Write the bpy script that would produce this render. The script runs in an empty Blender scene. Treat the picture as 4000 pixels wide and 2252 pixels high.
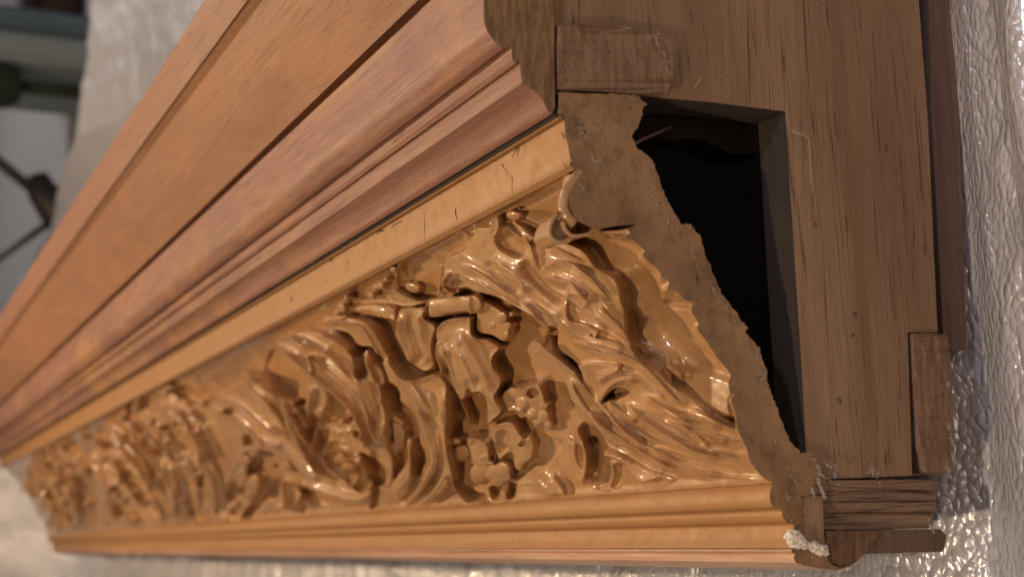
import bpy, math, random
import numpy as np
from mathutils import Vector, Matrix
from mathutils.geometry import tessellate_polygon
random.seed(7)
rng = np.random.default_rng(11)
S = bpy.context.scene
C = S.collection

# ------------------------------------------------------------------ camera
# axes of the place seen from the camera (camera frame: right, up, forward)
F = 5200.0                       # focal length in photograph pixels (4000 wide)
def nrm(v): v = np.array(v, float); return v / np.linalg.norm(v)
a_ = nrm((-2595, -1018, 5200))                      # length of the cornice
v_ = np.array((160, 18200, 5200.)) / 18929
v_ = nrm(v_ - (v_ @ a_) * a_)
h_ = np.cross(v_, a_)
ph = 0.08
v2 = v_ * math.cos(ph) - h_ * math.sin(ph); h2 = h_ * math.cos(ph) + v_ * math.sin(ph)
AX, AY, AZ = -v2, a_, -h2                           # world X, Y, Z in the camera frame
def ray(px, py):                                    # viewing direction in world axes (forward part = 1)
    d = np.stack([(np.asarray(px, float) - 2000) / F, (1126 - np.asarray(py, float)) / F, np.ones_like(np.asarray(px, float))], -1)
    return np.stack([d @ AX, d @ AY, d @ AZ], -1)
Y0 = 0.40 * float(ray(3100, 1850)[1])               # the sawn end lies in the plane Y = Y0
def endp(px, py):                                   # (X, Z) on the sawn end, relative to the camera
    r = ray(px, py); t = Y0 / r[..., 1]
    return np.stack([r[..., 0] * t, r[..., 2] * t], -1)
CZ = -float(endp(2481 / .64375, 869 / .64375)[1])   # camera height: back rail rests on the foam (Z = 0)
CAM = np.array((0, 0, CZ))
def proj(P):                                        # world point -> photograph pixel, depth
    Q = np.asarray(P) - CAM
    M = np.stack([AX, AY, AZ], 0)                   # rows
    c = Q @ M
    return 2000 + F * c[..., 0] / c[..., 2], 1126 - F * c[..., 1] / c[..., 2], c[..., 2]
cam_d = bpy.data.cameras.new('camera'); cam = bpy.data.objects.new('camera', cam_d); C.objects.link(cam)
S.camera = cam
Mw = Matrix(((AX[0], AX[1], -AX[2]), (AY[0], AY[1], -AY[2]), (AZ[0], AZ[1], -AZ[2])))
cam.matrix_world = Matrix.Translation((0, 0, CZ)) @ Mw.to_4x4()
cam_d.sensor_width = 36; cam_d.lens = F / 4000 * 36
cam_d.clip_start = 0.01; cam_d.clip_end = 60
cam_d.dof.use_dof = True; cam_d.dof.focus_distance = 0.45; cam_d.dof.aperture_fstop = 12.5

# ------------------------------------------------------------------ light
W = bpy.data.worlds.new('World'); S.world = W; W.use_nodes = True
bg = W.node_tree.nodes['Background']; bg.inputs[0].default_value = (0.72, 0.66, 0.68, 1); bg.inputs[1].default_value = 0.09
def lamp(name, loc, target, size, power, col):
    l = bpy.data.lights.new(name, 'AREA'); l.shape = 'DISK'; l.size = size; l.energy = power; l.color = col
    o = bpy.data.objects.new(name, l); C.objects.link(o); o.location = loc
    o.rotation_euler = (Vector(target) - Vector(loc)).to_track_quat('-Z', 'Y').to_euler()
    return o
lamp('warm_ceiling_lamp', (-0.15, 1.45, 1.35), (0.0, 0.6, 0.1), 0.11, 18.0, (1.0, 0.74, 0.47))
lamp('warm_table_lamp', (0.38, 0.02, 0.95), (0.0, 0.35, 0.05), 0.04, 4.4, (1.0, 0.78, 0.55))
lamp('cool_glint_fill', (-0.55, -0.15, 0.95), (-0.1, 0.3, 0.0), 0.06, 2.2, (0.93, 0.90, 1.0))  # unseen lamp added for cool glints on the foam
lamp('warm_window_fill', (-0.4, -1.2, 1.1), (0, 0.5, 0.0), 0.8, 3.5, (1.0, 0.86, 0.77))  # unseen large fill behind the camera, tinted warm for the end faces
lamp('background_fill', (-2.6, 3.2, 1.9), (-1.0, 3.0, 0.0), 0.9, 34, (0.95, 0.95, 1.0))  # unseen lamp added to brighten the room behind
S.view_settings.view_transform = 'Standard'; S.view_settings.look = 'None'; S.view_settings.gamma = 1
S.view_settings.exposure = 0.0

# ------------------------------------------------------------------ helpers
def node_mat(name):
    m = bpy.data.materials.new(name); m.use_nodes = True
    nt = m.node_tree; b = nt.nodes['Principled BSDF']
    return m, nt, b
class NB:
    def __init__(s, nt): s.nt = nt; s.tc = nt.nodes.new('ShaderNodeTexCoord')
    def map(s, scale, rot=(0, 0, 0)):
        n = s.nt.nodes.new('ShaderNodeMapping'); n.inputs['Scale'].default_value = scale; n.inputs['Rotation'].default_value = rot
        s.nt.links.new(s.tc.outputs['Object'], n.inputs[0]); return n.outputs[0]
    def noise(s, vec, sc, det=5, rough=.55, dist=0):
        n = s.nt.nodes.new('ShaderNodeTexNoise'); n.inputs['Scale'].default_value = sc; n.inputs['Detail'].default_value = det
        n.inputs['Roughness'].default_value = rough; n.inputs['Distortion'].default_value = dist
        s.nt.links.new(vec, n.inputs['Vector']); return n.outputs[0]
    def vor(s, vec, sc, feat='F1'):
        n = s.nt.nodes.new('ShaderNodeTexVoronoi'); n.feature = feat; n.inputs['Scale'].default_value = sc
        s.nt.links.new(vec, n.inputs['Vector']); return n.outputs['Distance']
    def ramp(s, f, stops):
        n = s.nt.nodes.new('ShaderNodeValToRGB'); e = n.color_ramp.elements
        while len(e) < len(stops): e.new(.5)
        for q, (p, c) in zip(e, stops):
            q.position = p; q.color = (c, c, c, 1) if not hasattr(c, '__len__') else (*c, 1)
        s.nt.links.new(f, n.inputs[0]); return n.outputs[0]
    def mix(s, f, a, b, mode='MIX'):
        n = s.nt.nodes.new('ShaderNodeMix'); n.data_type = 'RGBA'; n.blend_type = mode
        for i, v in ((0, f), (6, a), (7, b)):
            if hasattr(v, 'is_output'): s.nt.links.new(v, n.inputs[i])
            else: n.inputs[i].default_value = v if i == 0 else (*v, 1)
        return n.outputs[2]
    def math(s, op, a, b):
        n = s.nt.nodes.new('ShaderNodeMath'); n.operation = op
        for i, v in ((0, a), (1, b)):
            if hasattr(v, 'is_output'): s.nt.links.new(v, n.inputs[i])
            else: n.inputs[i].default_value = v
        return n.outputs[0]
    def bump(s, hgt, strength, dist, prev=None):
        n = s.nt.nodes.new('ShaderNodeBump'); n.inputs['Strength'].default_value = strength; n.inputs['Distance'].default_value = dist
        s.nt.links.new(hgt, n.inputs['Height'])
        if prev: s.nt.links.new(prev, n.inputs['Normal'])
        return n.outputs[0]
    def out(s, b, col=None, rough=None, nor=None):
        if col is not None: s.nt.links.new(col, b.inputs['Base Color'])
        if rough is not None: s.nt.links.new(rough, b.inputs['Roughness'])
        if nor is not None: s.nt.links.new(nor, b.inputs['Normal'])

def wood(name, c1, c2, dark, grain='Y', pores=0.0, rough=.5, fine=1.0, blotch=None):
    """planed wood; grain = the axis it runs along; c1/c2 two tones, dark = pore colour"""
    m, nt, b = node_mat(name); n = NB(nt)
    sc = {'Y': (1, .045, 1), 'X': (.045, 1, 1), 'Z': (1, 1, .045)}[grain]
    v = n.map(sc)
    g = n.noise(v, 420 * fine, 6, .65)
    big = n.noise(n.map(tuple(x if x == 1 else .12 for x in sc)), 32, 4, .6, .6)
    col = n.mix(n.ramp(g, [(.34, 0), (.66, 1)]), c1, c2)
    col = n.mix(n.ramp(big, [(.38, 0.0), (.64, .75)]), col, tuple(.6 * x + .4 * y for x, y in zip(c1, dark)))
    if blotch: col = n.mix(n.ramp(n.noise(n.map((1, .5, 1)), 22, 5, .65), [(.5, 0), (.66, .8)]), col, blotch)
    bmp = g
    if pores:
        sc2 = {'Y': (1, .022, 1), 'X': (.022, 1, 1), 'Z': (1, 1, .022)}[grain]
        p = n.noise(n.map(sc2), 430, 2, .45)
        line = n.ramp(n.math('ABSOLUTE', n.math('SUBTRACT', p, .5), 0), [(.006, 1), (.015, 0)])
        br = n.ramp(n.noise(n.map(tuple(1 if x == 1 else .09 for x in sc2)), 260, 2), [(.47, 0), (.54, 1)])
        k = n.math('MULTIPLY', line, br)
        k2 = n.math('MULTIPLY', k, pores * .65)
        col = n.mix(k2, col, dark)
        nrm_ = n.bump(n.math('SUBTRACT', g, k), .5, .0004)
    else: nrm_ = n.bump(g, .35, .0003)
    fz = n.noise(n.map((1, 1, 1)), 900, 3, .7)
    col = n.mix(.22, col, n.ramp(fz, [(.3, .25), (.7, .85)]), 'OVERLAY')
    r = n.ramp(big, [(.3, rough - .06), (.7, rough + .1)])
    n.out(b, col, r, nrm_); b.inputs['Specular IOR Level'].default_value = .35
    return m
def compo(name, c1, c2, dirt, rough=(.2, .5), coat=.5, bumpy=.4):
    m, nt, b = node_mat(name); n = NB(nt)
    v = n.map((1, 1, 1))
    big = n.noise(v, 38, 6, .62, .3); mid = n.noise(v, 170, 5, .6); fine = n.noise(v, 900, 4, .7)
    col = n.mix(n.ramp(big, [(.36, 0), (.66, 1)]), c1, c2)
    col = n.mix(n.ramp(mid, [(.50, 0), (.72, .65)]), col, dirt)
    spk = n.ramp(n.vor(v, 420), [(.06, 1), (.12, 0)])
    spk = n.math('MULTIPLY', spk, n.ramp(n.noise(v, 90, 2), [(.58, 0), (.66, .8)]))
    col = n.mix(spk, col, tuple(x * .18 for x in dirt))
    r = n.ramp(mid, [(.3, rough[0]), (.72, rough[1])])
    nn = n.bump(mid, bumpy * .4, .0005); nn = n.bump(fine, bumpy * .6, .00012, nn)
    n.out(b, col, r, nn)
    b.inputs['Coat Weight'].default_value = coat; b.inputs['Coat Roughness'].default_value = .07; b.inputs['Coat IOR'].default_value = 1.52
    return m
def endgrain(name, c1, c2, ang=0.5, k=1.0):
    m, nt, b = node_mat(name); n = NB(nt)
    v = n.map((1, .2, 1), (0, ang, 0)); vs = n.map((.16, .2, 1), (0, ang, 0))
    saw = n.noise(vs, 500 * k, 4, .6); sp = n.noise(v, 850, 4, .75); big = n.noise(v, 60, 4, .6)
    col = n.mix(n.ramp(saw, [(.38, 0), (.62, 1)]), c1, c2)
    col = n.mix(n.ramp(sp, [(.56, 0), (.66, .7)]), col, tuple(x * .25 for x in c1))
    col = n.mix(n.ramp(big, [(.5, 0), (.7, .45)]), col, tuple(x * 1.5 for x in c2))
    nn = n.bump(saw, .6, .0006); nn = n.bump(sp, .8, .0004, nn)
    n.out(b, col, None, nn); b.inputs['Roughness'].default_value = .82; b.inputs['Specular IOR Level'].default_value = .2
    return m
def plain(name, c, r=.6, bumpsc=None, bs=.3, bd=.001):
    m, nt, b = node_mat(name); n = NB(nt)
    v = n.map((1, 1, 1)); q = n.noise(v, bumpsc or 60, 5, .6)
    col = n.mix(n.ramp(q, [(.3, 0), (.7, 1)]), tuple(x * .8 for x in c), c)
    n.out(b, col, None, n.bump(q, bs, bd)); b.inputs['Roughness'].default_value = r
    return m

M_rosy = wood('rosy_wood', (.27, .125, .082), (.40, .21, .142), (.13, .055, .035), 'Y', .45, .5, 1.6, blotch=(.42, .215, .09))
M_tan = wood('tan_wood', (.335, .16, .082), (.405, .215, .122), (.18, .08, .043), 'Y', .08, .5, 1.2, blotch=(.40, .19, .085))
M_paleedge = wood('pale_edge_wood', (.325, .158, .097), (.39, .205, .13), (.20, .09, .055), 'Y', .2, .5, 1.2)
M_foot = wood('foot_wood', (.48, .27, .17), (.60, .38, .25), (.16, .07, .04), 'Y', .6, .5, 1.5)
M_oak = wood('dull_oak', (.255, .142, .075), (.345, .205, .115), (.03, .013, .008), 'X', 1.0, .6, 2.2)
M_oaky = wood('dull_lath_wood', (.27, .16, .10), (.36, .225, .15), (.05, .022, .012), 'Z', .9, .65, 2)
M_red = wood('red_brown_wood', (.14, .078, .06), (.20, .115, .09), (.05, .02, .015), 'X', .3, .6)
M_end = endgrain('sawn_end_grain', (.16, .085, .042), (.30, .175, .09), .9)
M_end2 = endgrain('sawn_block_grain', (.20, .11, .065), (.30, .18, .11), -.5)
M_end3 = endgrain('dark_block_grain', (.10, .052, .028), (.19, .105, .058), -.7)
M_body = compo('sawn_compo', (.22, .112, .048), (.37, .21, .098), (.12, .055, .024), (.6, .9), 0, 1.6)
M_compo = compo('varnished_compo', (.41, .208, .077), (.51, .285, .12), (.25, .118, .046), (.36, .6), .7, .3)
M_fillet = compo('varnished_fillet', (.37, .182, .062), (.40, .202, .073), (.335, .158, .052), (.5, .7), .08, .05)
nt_ = M_body.node_tree
for nd in nt_.nodes:
    if nd.type == 'BUMP': nd.inputs['Distance'].default_value *= 2.6
M_plaster = plain('white_plaster', (.80, .71, .58), .8, 350, .6, .0008)
M_dust = plain('pale_dust', (.46, .33, .23), .9, 900, 1, .001)
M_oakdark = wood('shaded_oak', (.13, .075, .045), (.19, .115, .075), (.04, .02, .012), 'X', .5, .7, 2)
M_inside = plain('inner_shade_wood', (.012, .009, .007), .95)  # near-black colour paints in the shade of the hollow
M_wall = wood('dusty_shaded_wood', (.045, .033, .027), (.065, .049, .041), (.03, .02, .018), 'X', .5, .8)  # dusty grey wood, darkened further for the shade in the opening

root = bpy.data.objects.new('cornice_fragment', None); C.objects.link(root)
root.location = (0.12, Y0 + 0.5, 0)
root['label'] = 'sawn-off wooden cornice with glossy carved acanthus frieze lying on packing foam'
root['category'] = 'cornice'
def mesh_obj(name, V, Fc, mats, parent=root, smooth=False, fm=None):
    V = np.asarray(V, float)
    off = np.array(parent_loc(parent))
    me = bpy.data.meshes.new(name)
    me.from_pydata((V - off).tolist(), [], Fc)
    for m in mats: me.materials.append(m)
    if fm is not None: me.polygons.foreach_set('material_index', np.array(fm, 'i'))
    if smooth: me.polygons.foreach_set('use_smooth', np.ones(len(me.polygons), bool))
    me.update()
    o = bpy.data.objects.new(name, me); C.objects.link(o)
    if parent: o.parent = parent
    return o
def parent_loc(p):
    x = Vector((0, 0, 0))
    while p is not None: x += p.location; p = p.parent
    return x
def grid_obj(name, P, mats, parent=root, smooth=True):        # P: (n, m, 3) array of points
    n, m = P.shape[:2]
    V = (P - np.array(parent_loc(parent))).reshape(-1, 3).astype('f4')
    idx = np.arange(n * m).reshape(n, m)
    q = np.stack([idx[:-1, :-1], idx[1:, :-1], idx[1:, 1:], idx[:-1, 1:]], -1).reshape(-1, 4).astype('i4')
    me = bpy.data.meshes.new(name)
    me.vertices.add(len(V)); me.vertices.foreach_set('co', V.ravel())
    me.loops.add(q.size); me.loops.foreach_set('vertex_index', q.ravel())
    me.polygons.add(len(q)); me.polygons.foreach_set('loop_start', np.arange(0, q.size, 4, dtype='i4'))
    me.polygons.foreach_set('loop_total', np.full(len(q), 4, 'i4'))
    me.polygons.foreach_set('use_smooth', np.full(len(q), smooth))
    for mt in mats: me.materials.append(mt)
    me.update(calc_edges=True)
    o = bpy.data.objects.new(name, me); C.objects.link(o)
    if parent: o.parent = parent
    return o
K = .64375
def D(pts): return [(x / K, y / K) for x, y in pts]          # coordinates read off at 2575 px width
VPX, VPY = 2000 + F * a_[0] / a_[2], 1126 - F * a_[1] / a_[2]
def dY(s, zr=.40): return zr * (1 / s - 1) / a_[2]               # s = apparent size relative to the sawn end
LEN = dY(.218)
def W3(px, py, y):                                             # end-plane pixel, pushed along the length to y
    e = endp(px, py); return np.stack([e[..., 0], np.broadcast_to(y, e[..., 0].shape), e[..., 1] + CZ], -1)
def subdiv(pts, step):
    out = []
    for i in range(len(pts)):
        p, q = np.array(pts[i]), np.array(pts[(i + 1) % len(pts)])
        n = max(1, int(np.linalg.norm(q - p) / step))
        for k in range(n): out.append(tuple(p + (q - p) * k / n))
    return out
def soft(pts, step=3.0):
    """rounded version of an open profile"""
    P = [np.array(p, float) for p in pts]; P = [2 * P[0] - P[1]] + P + [2 * P[-1] - P[-2]]; out = []
    for i in range(1, len(P) - 2):
        n = max(2, int(np.linalg.norm(P[i + 1] - P[i]) / step))
        for k in range(n):
            t = k / n
            out.append(tuple(.5 * ((2 * P[i]) + (-P[i - 1] + P[i + 1]) * t + (2 * P[i - 1] - 5 * P[i] + 4 * P[i + 1] - P[i + 2]) * t * t + (-P[i - 1] + 3 * P[i] - 3 * P[i + 1] + P[i + 2]) * t ** 3)))
    out.append(tuple(P[-2])); return out
def prism(name, pts, mats, y0=0.0, y1=None, parent=root, jag=0.0, smooth=False):
    """profile on the sawn end (photo pixels) extruded along the length; material 0 sides, 1 sawn faces"""
    y1 = LEN if y1 is None else y1
    P = [np.array(p, float) for p in (subdiv(pts, 14) if jag else pts)]
    n = len(P)
    ring0 = [p + (rng.normal(0, jag, 2) if jag else 0) for p in P]
    e0 = np.array([W3(p[0], p[1], Y0 + y0) for p in ring0])
    if jag: e0[:, 1] += np.abs(rng.normal(0, .0004, n))
    eA = np.array([W3(p[0], p[1], Y0 + y0 + min(.0015, (y1 - y0) * .3)) for p in P])
    e1 = np.array([W3(p[0], p[1], Y0 + y1) for p in P])
    rs = [e0, eA, e1]
    V = np.concatenate(rs)
    fc = []; fm = []
    for r in range(len(rs) - 1):
        for i in range(n):
            j = (i + 1) % n
            fc.append((r * n + i, r * n + j, (r + 1) * n + j, (r + 1) * n + i)); fm.append(0)
    tri = tessellate_polygon([[Vector((p[0], p[1], 0)) for p in ring0]])
    nside = len(fc)
    L = len(V); V = np.concatenate([V, e0, e1])                # the sawn faces get corners of their own
    for t in tri:
        fc.append(tuple(L + k for k in t)); fm.append(1)
        fc.append(tuple(L + n + k for k in t)); fm.append(1)
    o = mesh_obj(name, V, fc, mats, parent, False, fm)
    if smooth:
        sm = np.zeros(len(o.data.polygons), bool); sm[:nside] = True; o.data.polygons.foreach_set('use_smooth', sm)
        ang = []
        for i in range(n):
            d1 = P[i] - P[i - 1]; d2 = P[(i + 1) % n] - P[i]
            ang.append(abs(math.atan2(d1[0] * d2[1] - d1[1] * d2[0], d1 @ d2)))
        sh = {(r * n + i, (r + 1) * n + i) for i in range(n) if ang[i] > .6 for r in (0, 1)}
        for e in o.data.edges:
            if tuple(e.vertices) in sh or tuple(reversed(e.vertices)) in sh: e.use_edge_sharp = True
    return o
# value noise for geometry
def vnoise(x, y, seed=0):
    r = np.random.default_rng(seed).random((256, 256))
    xi = np.floor(x).astype(int); yi = np.floor(y).astype(int); fx = x - xi; fy = y - yi
    fx = fx * fx * (3 - 2 * fx); fy = fy * fy * (3 - 2 * fy)
    g = lambda i, j: r[i & 255, j & 255]
    return (g(xi, yi) * (1 - fx) + g(xi + 1, yi) * fx) * (1 - fy) + (g(xi, yi + 1) * (1 - fx) + g(xi + 1, yi + 1) * fx) * fy - .5
def fbm(x, y, o=4, seed=0):
    s = 0; A = 1
    for k in range(o): s = s + A * vnoise(x * 2 ** k, y * 2 ** k, seed + k); A *= .5
    return s

# ------------------------------------------------------------------ wooden mouldings (profiles in 2575-wide pixels)
def fline(x0, t): return (-386 + (x0 + 386) * t, 1380 - 1380 * t)
g2l = fline(1085, 1.09); g2u = fline(1052, 1.115); g1l = fline(661, 1.35); g1u = fline(621, 1.37); sil = fline(517, 1.47)
prism('edge_rail', D([g1u, sil, (sil[0] + 12, sil[1] - 22), (1300, -720), (1300, -600), (1120, -490), (g1u[0] + 12, g1u[1] + 1)]), [M_paleedge, M_end])
prism('flat_panel', D([g2u, ((g2u[0] + g1l[0]) / 2 - 3, (g2u[1] + g1l[1]) / 2), g1l, (g1l[0] + 9, g1l[1] + 2), (g1u[0] + 9, g1u[1] + 3), (1120, -486), (1250, -560), (1392, -560), (1392, -172), (1262, -172)]), [M_tan, M_end])
# ogee with its quirks and beads
og = [(1262, -168), g2l, (1222, -100), (1217, -50), (1216, 0), (1216, 40), (1219, 62), (1226, 80), (1238, 97), (1250, 112), (1266, 121), (1284, 115),
      (1287, 132), (1288, 149), (1297, 160), (1306, 151), (1309, 180), (1312, 210), (1324, 228), (1337, 222), (1350, 234), (1362, 250), (1371, 266), (1377, 278), (1388, 286), (1396, 270), (1393, 150), (1394, -168)]
prism('ogee_moulding', D(soft(og[1:11], 8) + soft(og[11:14], 5) + [og[14]] + soft(og[15:18], 5) + soft(og[19:25], 5) + og[25:]), [M_rosy, M_end], smooth=True)

# ------------------------------------------------------------------ fillet, base mouldings and sawn compo
prism('fillet', D(soft([(1419, 284), (1417, 288), (1421, 310), (1424, 337), (1430, 366), (1435, 392), (1436, 405), (1433, 416)]) + [ (1446, 426), (1475, 420), (1475, 300), (1404, 300), (1408, 290)]), [M_fillet, M_body], y0=.0004, smooth=True)
base = [(1951, 1212), (1941, 1226), (1938, 1243), (1940, 1260), (1947, 1273), (1957, 1277), (1967, 1282), (1969, 1294), (1975, 1306), (1984, 1313), (1997, 1317), (1999, 1330), (1999, 1352), (1992, 1377)]
prism('base_moulding', D(soft(base) + [(2035, 1382), (2022, 1346), (2018, 1310), (2014, 1244), (1999, 1221), (1990, 1205)]), [M_fillet, M_body], y0=.0004, smooth=True)
prism('foot_strip', D([(1993, 1379), (2040, 1384), (2080, 1386), (2082, 1409), (2096, 1420), (2122, 1428), (2100, 1433), (2060, 1428), (2024, 1421), (2001, 1413), (1996, 1400), (1999, 1392), (1989, 1386)]), [M_foot, M_end])
prism('foot_block', D([(2081, 1333), (2220, 1336), (2180, 1390), (2161, 1408), (2140, 1424), (2124, 1427), (2084, 1407), (2081, 1384)]), [M_end3, M_end3], y0=.0006, y1=.5)
prism('packing_block', D([(2019, 1246), (2070, 1244), (2074, 1338), (2078, 1383), (2036, 1381), (2022, 1346), (2019, 1310)]), [M_oaky, M_end2], y0=.0004, y1=.25)

prism('seam_shade_strip', D([(1398, 284), (1403, 291), (1420, 296), (1475, 296), (1475, 272), (1400, 272)]), [M_wall, M_wall], y0=.0012)  # dark filler added in place of the shade in the seam
prism('hollow_light_blocker', D([(1250, -450), (2285, -450), (2340, 600), (2380, 1320), (2036, 1320), (1720, 600), (1480, 310), (1400, 200)]), [M_inside, M_inside], y0=LEN * .55, y1=LEN * .56)  # added blocker, shuts out background light so the hollow looks black
# ------------------------------------------------------------------ back boards
prism('back_board', D([(1397, -560), (2300, -560), (2322, 0), (2345, 300), (2370, 833), (2294, 833), (2300, 1000), (2306, 1194), (2200, 1199), (2078, 1203), (2060, 1165), (2040, 1160), (2026, 900), (2006, 600), (1985, 275), (1800, 252), (1625, 236), (1397, 232)]),
      [M_wall, M_oak], y0=.0022, y1=.0165)
prism('corner_block', D([(1406, 64), (1480, 66), (1560, 75), (1660, 92), (1688, 104), (1694, 160), (1690, 205), (1672, 240), (1600, 236), (1500, 228), (1404, 224), (1402, 120)]), [M_end2, M_end2], y0=-.0008, y1=.002, jag=1.2)
prism('side_block', D([(2304, 836), (2330, 834), (2388, 838), (2396, 900), (2402, 1000), (2408, 1120), (2406, 1186), (2338, 1186), (2322, 1120), (2312, 980)]), [M_oaky, M_end2], y0=.0010, y1=.03, jag=.8)
prism('side_rail', D([(-386 + (x + 386) * 1.02, 1380 + (y - 1380) * 1.02) for x, y in [(2310, -560), (2385, -560), (2394, 0), (2404, 300), (2415, 600), (2424, 880), (2376, 884), (2366, 832), (2336, 300)]]), [M_red, M_red], y0=.009, y1=LEN * .98)
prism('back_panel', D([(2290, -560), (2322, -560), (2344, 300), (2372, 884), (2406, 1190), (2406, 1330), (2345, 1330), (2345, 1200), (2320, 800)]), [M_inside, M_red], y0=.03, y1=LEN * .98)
ys = [1206, 1232, 1234, 1260, 1262, 1286, 1288.5, 1328]
for k in range(4):
    a, b = ys[2 * k], ys[2 * k + 1]
    prism('lath', D([(2078 + k, a), (2200, a - 1), (2368 - 2 * k, a - 2), (2369 - 2 * k, b - 2), (2230, b + 1), (2079 + k, b + 1)]),
          [M_oaky, M_oaky], y0=.0012 + .0006 * (k % 2) + .0003 * k, y1=LEN * .97, jag=.8)
prism('under_board', D([(2110, 1331), (2376, 1329), (2392, 1345), (2384, 1386), (2168, 1392)]), [M_inside, M_oakdark], y0=.002, y1=LEN * .97)  # darkened oak stands in for the shadowed, hazy underside

# ------------------------------------------------------------------ carved frieze: one height field, modelled stroke by stroke
Z_ = {'A': (1800, 600), 'B': (2400, 800), 'C': (1700, 1200), 'D': (2300, 1300), 'E': (1300, 1000), 'F': (900, 1300), 'G': (1500, 1500), 'H': (0, 1200)}
def R(k, *p):                                                   # enlarged-view coordinates -> photograph pixels
    ox, oy = Z_[k]; q = 1.3786 if k == 'H' else 2.0714
    return [(ox + x / q, oy + y / q) + tuple(r) for x, y, *r in p]
L1 = np.array((2224., 646.)); L2 = np.array((3026., 1884.))
NU, NW = 1280, 560
sg = np.linspace(1.13, .218, NU); wg = np.linspace(0, 1, NW)
yy = Y0 + dY(sg)
eL = L1[None] + (L2 - L1)[None] * wg[:, None]
e2 = endp(eL[:, 0], eL[:, 1])                                   # (NW, 2) X,Z on the end plane
p1, p2 = endp(*L1), endp(*L2)
dw = nrm(p2 - p1); nout = np.array((-dw[1], dw[0]))             # outward normal of the frieze within the section
if nout[1] < 0: nout = -nout
BX = np.broadcast_to(e2[None, :, 0], (NU, NW)); BZ = np.broadcast_to(e2[None, :, 1] + CZ, (NU, NW)); BY = np.broadcast_to(yy[:, None], (NU, NW))
base_px, base_py, base_d = proj(np.stack([BX, BY, BZ], -1))
MPP = base_d / F                                                 # metres per photograph pixel at each point
DIR = nrm((.20, -.78, .57))                  # the leaves lean towards the sawn end as they rise
def P_at(h):                                                     # grid points raised by h pixels
    m = h * MPP
    return np.stack([BX + DIR[0] * m, BY + DIR[1] * m, BZ + DIR[2] * m], -1)
_cache = {}
def pix(h):
    k = int(round(h / 15.0)) * 15
    if k not in _cache:
        x, y, _ = proj(P_at(float(k))); _cache[k] = (x.astype('f4'), y.astype('f4'))
    return _cache[k]
# section of the sawn end: outward height against w
endpts = R('A', (860, 0), (900, 90), (985, 155), (900, 280), (870, 340), (870, 440), (912, 545), (1080, 625), (1290, 590), (1450, 580)) + \
    R('B', (262, 175), (330, 380), (400, 435), (470, 430), (560, 480), (628, 580), (612, 640), (678, 800), (790, 860), (850, 940), (890, 1040), (930, 1190), (1045, 1265), (1060, 1400)) + \
    R('D', (1270, 400), (1165, 555), (1200, 690), (1205, 790), (1280, 940), (1300, 1040), (1370, 1130), (1440, 1190))
ew, eh = [0.0], [0.0]
ev = L2 - L1; el = np.linalg.norm(ev)
for x, y in endpts:
    e = endp(x, y); A_ = np.array(((p2 - p1)[0], DIR[0])), np.array(((p2 - p1)[1], DIR[2]))
    w, m = np.linalg.solve(np.array(A_), e - p1)
    if w > ew[-1] + .004: ew.append(w); eh.append(m * F / .42)
ew.append(1.0); eh.append(0.0)
H = np.zeros((NU, NW), 'f4')
w2 = np.broadcast_to(wg[None], H.shape); s2 = np.broadcast_to(sg[:, None], H.shape)
cove = -215 * np.clip(np.sin(np.pi * np.clip(w2, 0, 1) ** .62), 0, 1) ** .7
H[:] = cove * 1.15 * s2                                                 # px heights shrink with distance
ID = np.zeros((NU, NW), 'i2')
IDS = ['frieze_ground']
def newid(n): IDS.append(n); return len(IDS) - 1
def smooth(x): x = np.clip(x, 0, 1); return x * x * (3 - 2 * x)
SHIFT = None                                                     # second pass: the pattern repeats along the length
def tr(pts, k=1):
    """move traced pixel points along the cornice by SHIFT metres; returns points and size factor"""
    a = np.array([p[:2] for p in pts], float)
    if SHIFT is None: return a, np.ones(len(a))
    r = ray(a[:, 0], a[:, 1])
    nx, nz = nout; c0 = nx * p1[0] + nz * p1[1]
    t = c0 / (nx * r[:, 0] + nz * r[:, 2])
    P = r * t[:, None] + CAM; _, _, d0 = proj(P)
    P[:, 1] += SHIFT; x, y, d1 = proj(P)
    return np.stack([x, y], -1), d0 / d1
def sub(h, a, pad):
    X, Y = pix(h)
    x0, y0 = a.min(0) - pad; x1, y1 = a.max(0) + pad
    m = (X > x0) & (X < x1) & (Y > y0) & (Y < y1)
    ii = np.nonzero(m)
    return ii, X[ii], Y[ii]
def exact(ii, hv):
    m = hv * MPP[ii]
    x, y, _ = proj(np.stack([BX[ii] + DIR[0] * m, BY[ii] + DIR[1] * m, BZ[ii] + DIR[2] * m], -1))
    return x.astype('f4'), y.astype('f4')
def closed(pts):
    """smooth closed outline, softened but still passing near every traced point"""
    P = [np.array(p[:2], float) for p in pts]; n = len(P); out = []
    for i in range(n):
        a, b, c, d = P[i - 1], P[i], P[(i + 1) % n], P[(i + 2) % n]
        m = max(1, min(5, int(np.linalg.norm(c - b) / 14)))
        for k in range(m):
            t = k / m; out.append(.5 * ((2 * b) + (c - a) * t + (2 * a - 5 * b + 4 * c - d) * t * t + (3 * b - a - 3 * c + d) * t ** 3))
    Q = np.array(out); Q = .25 * np.roll(Q, 1, 0) + .5 * Q + .25 * np.roll(Q, -1, 0)
    return [tuple(q) for q in Q]
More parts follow.
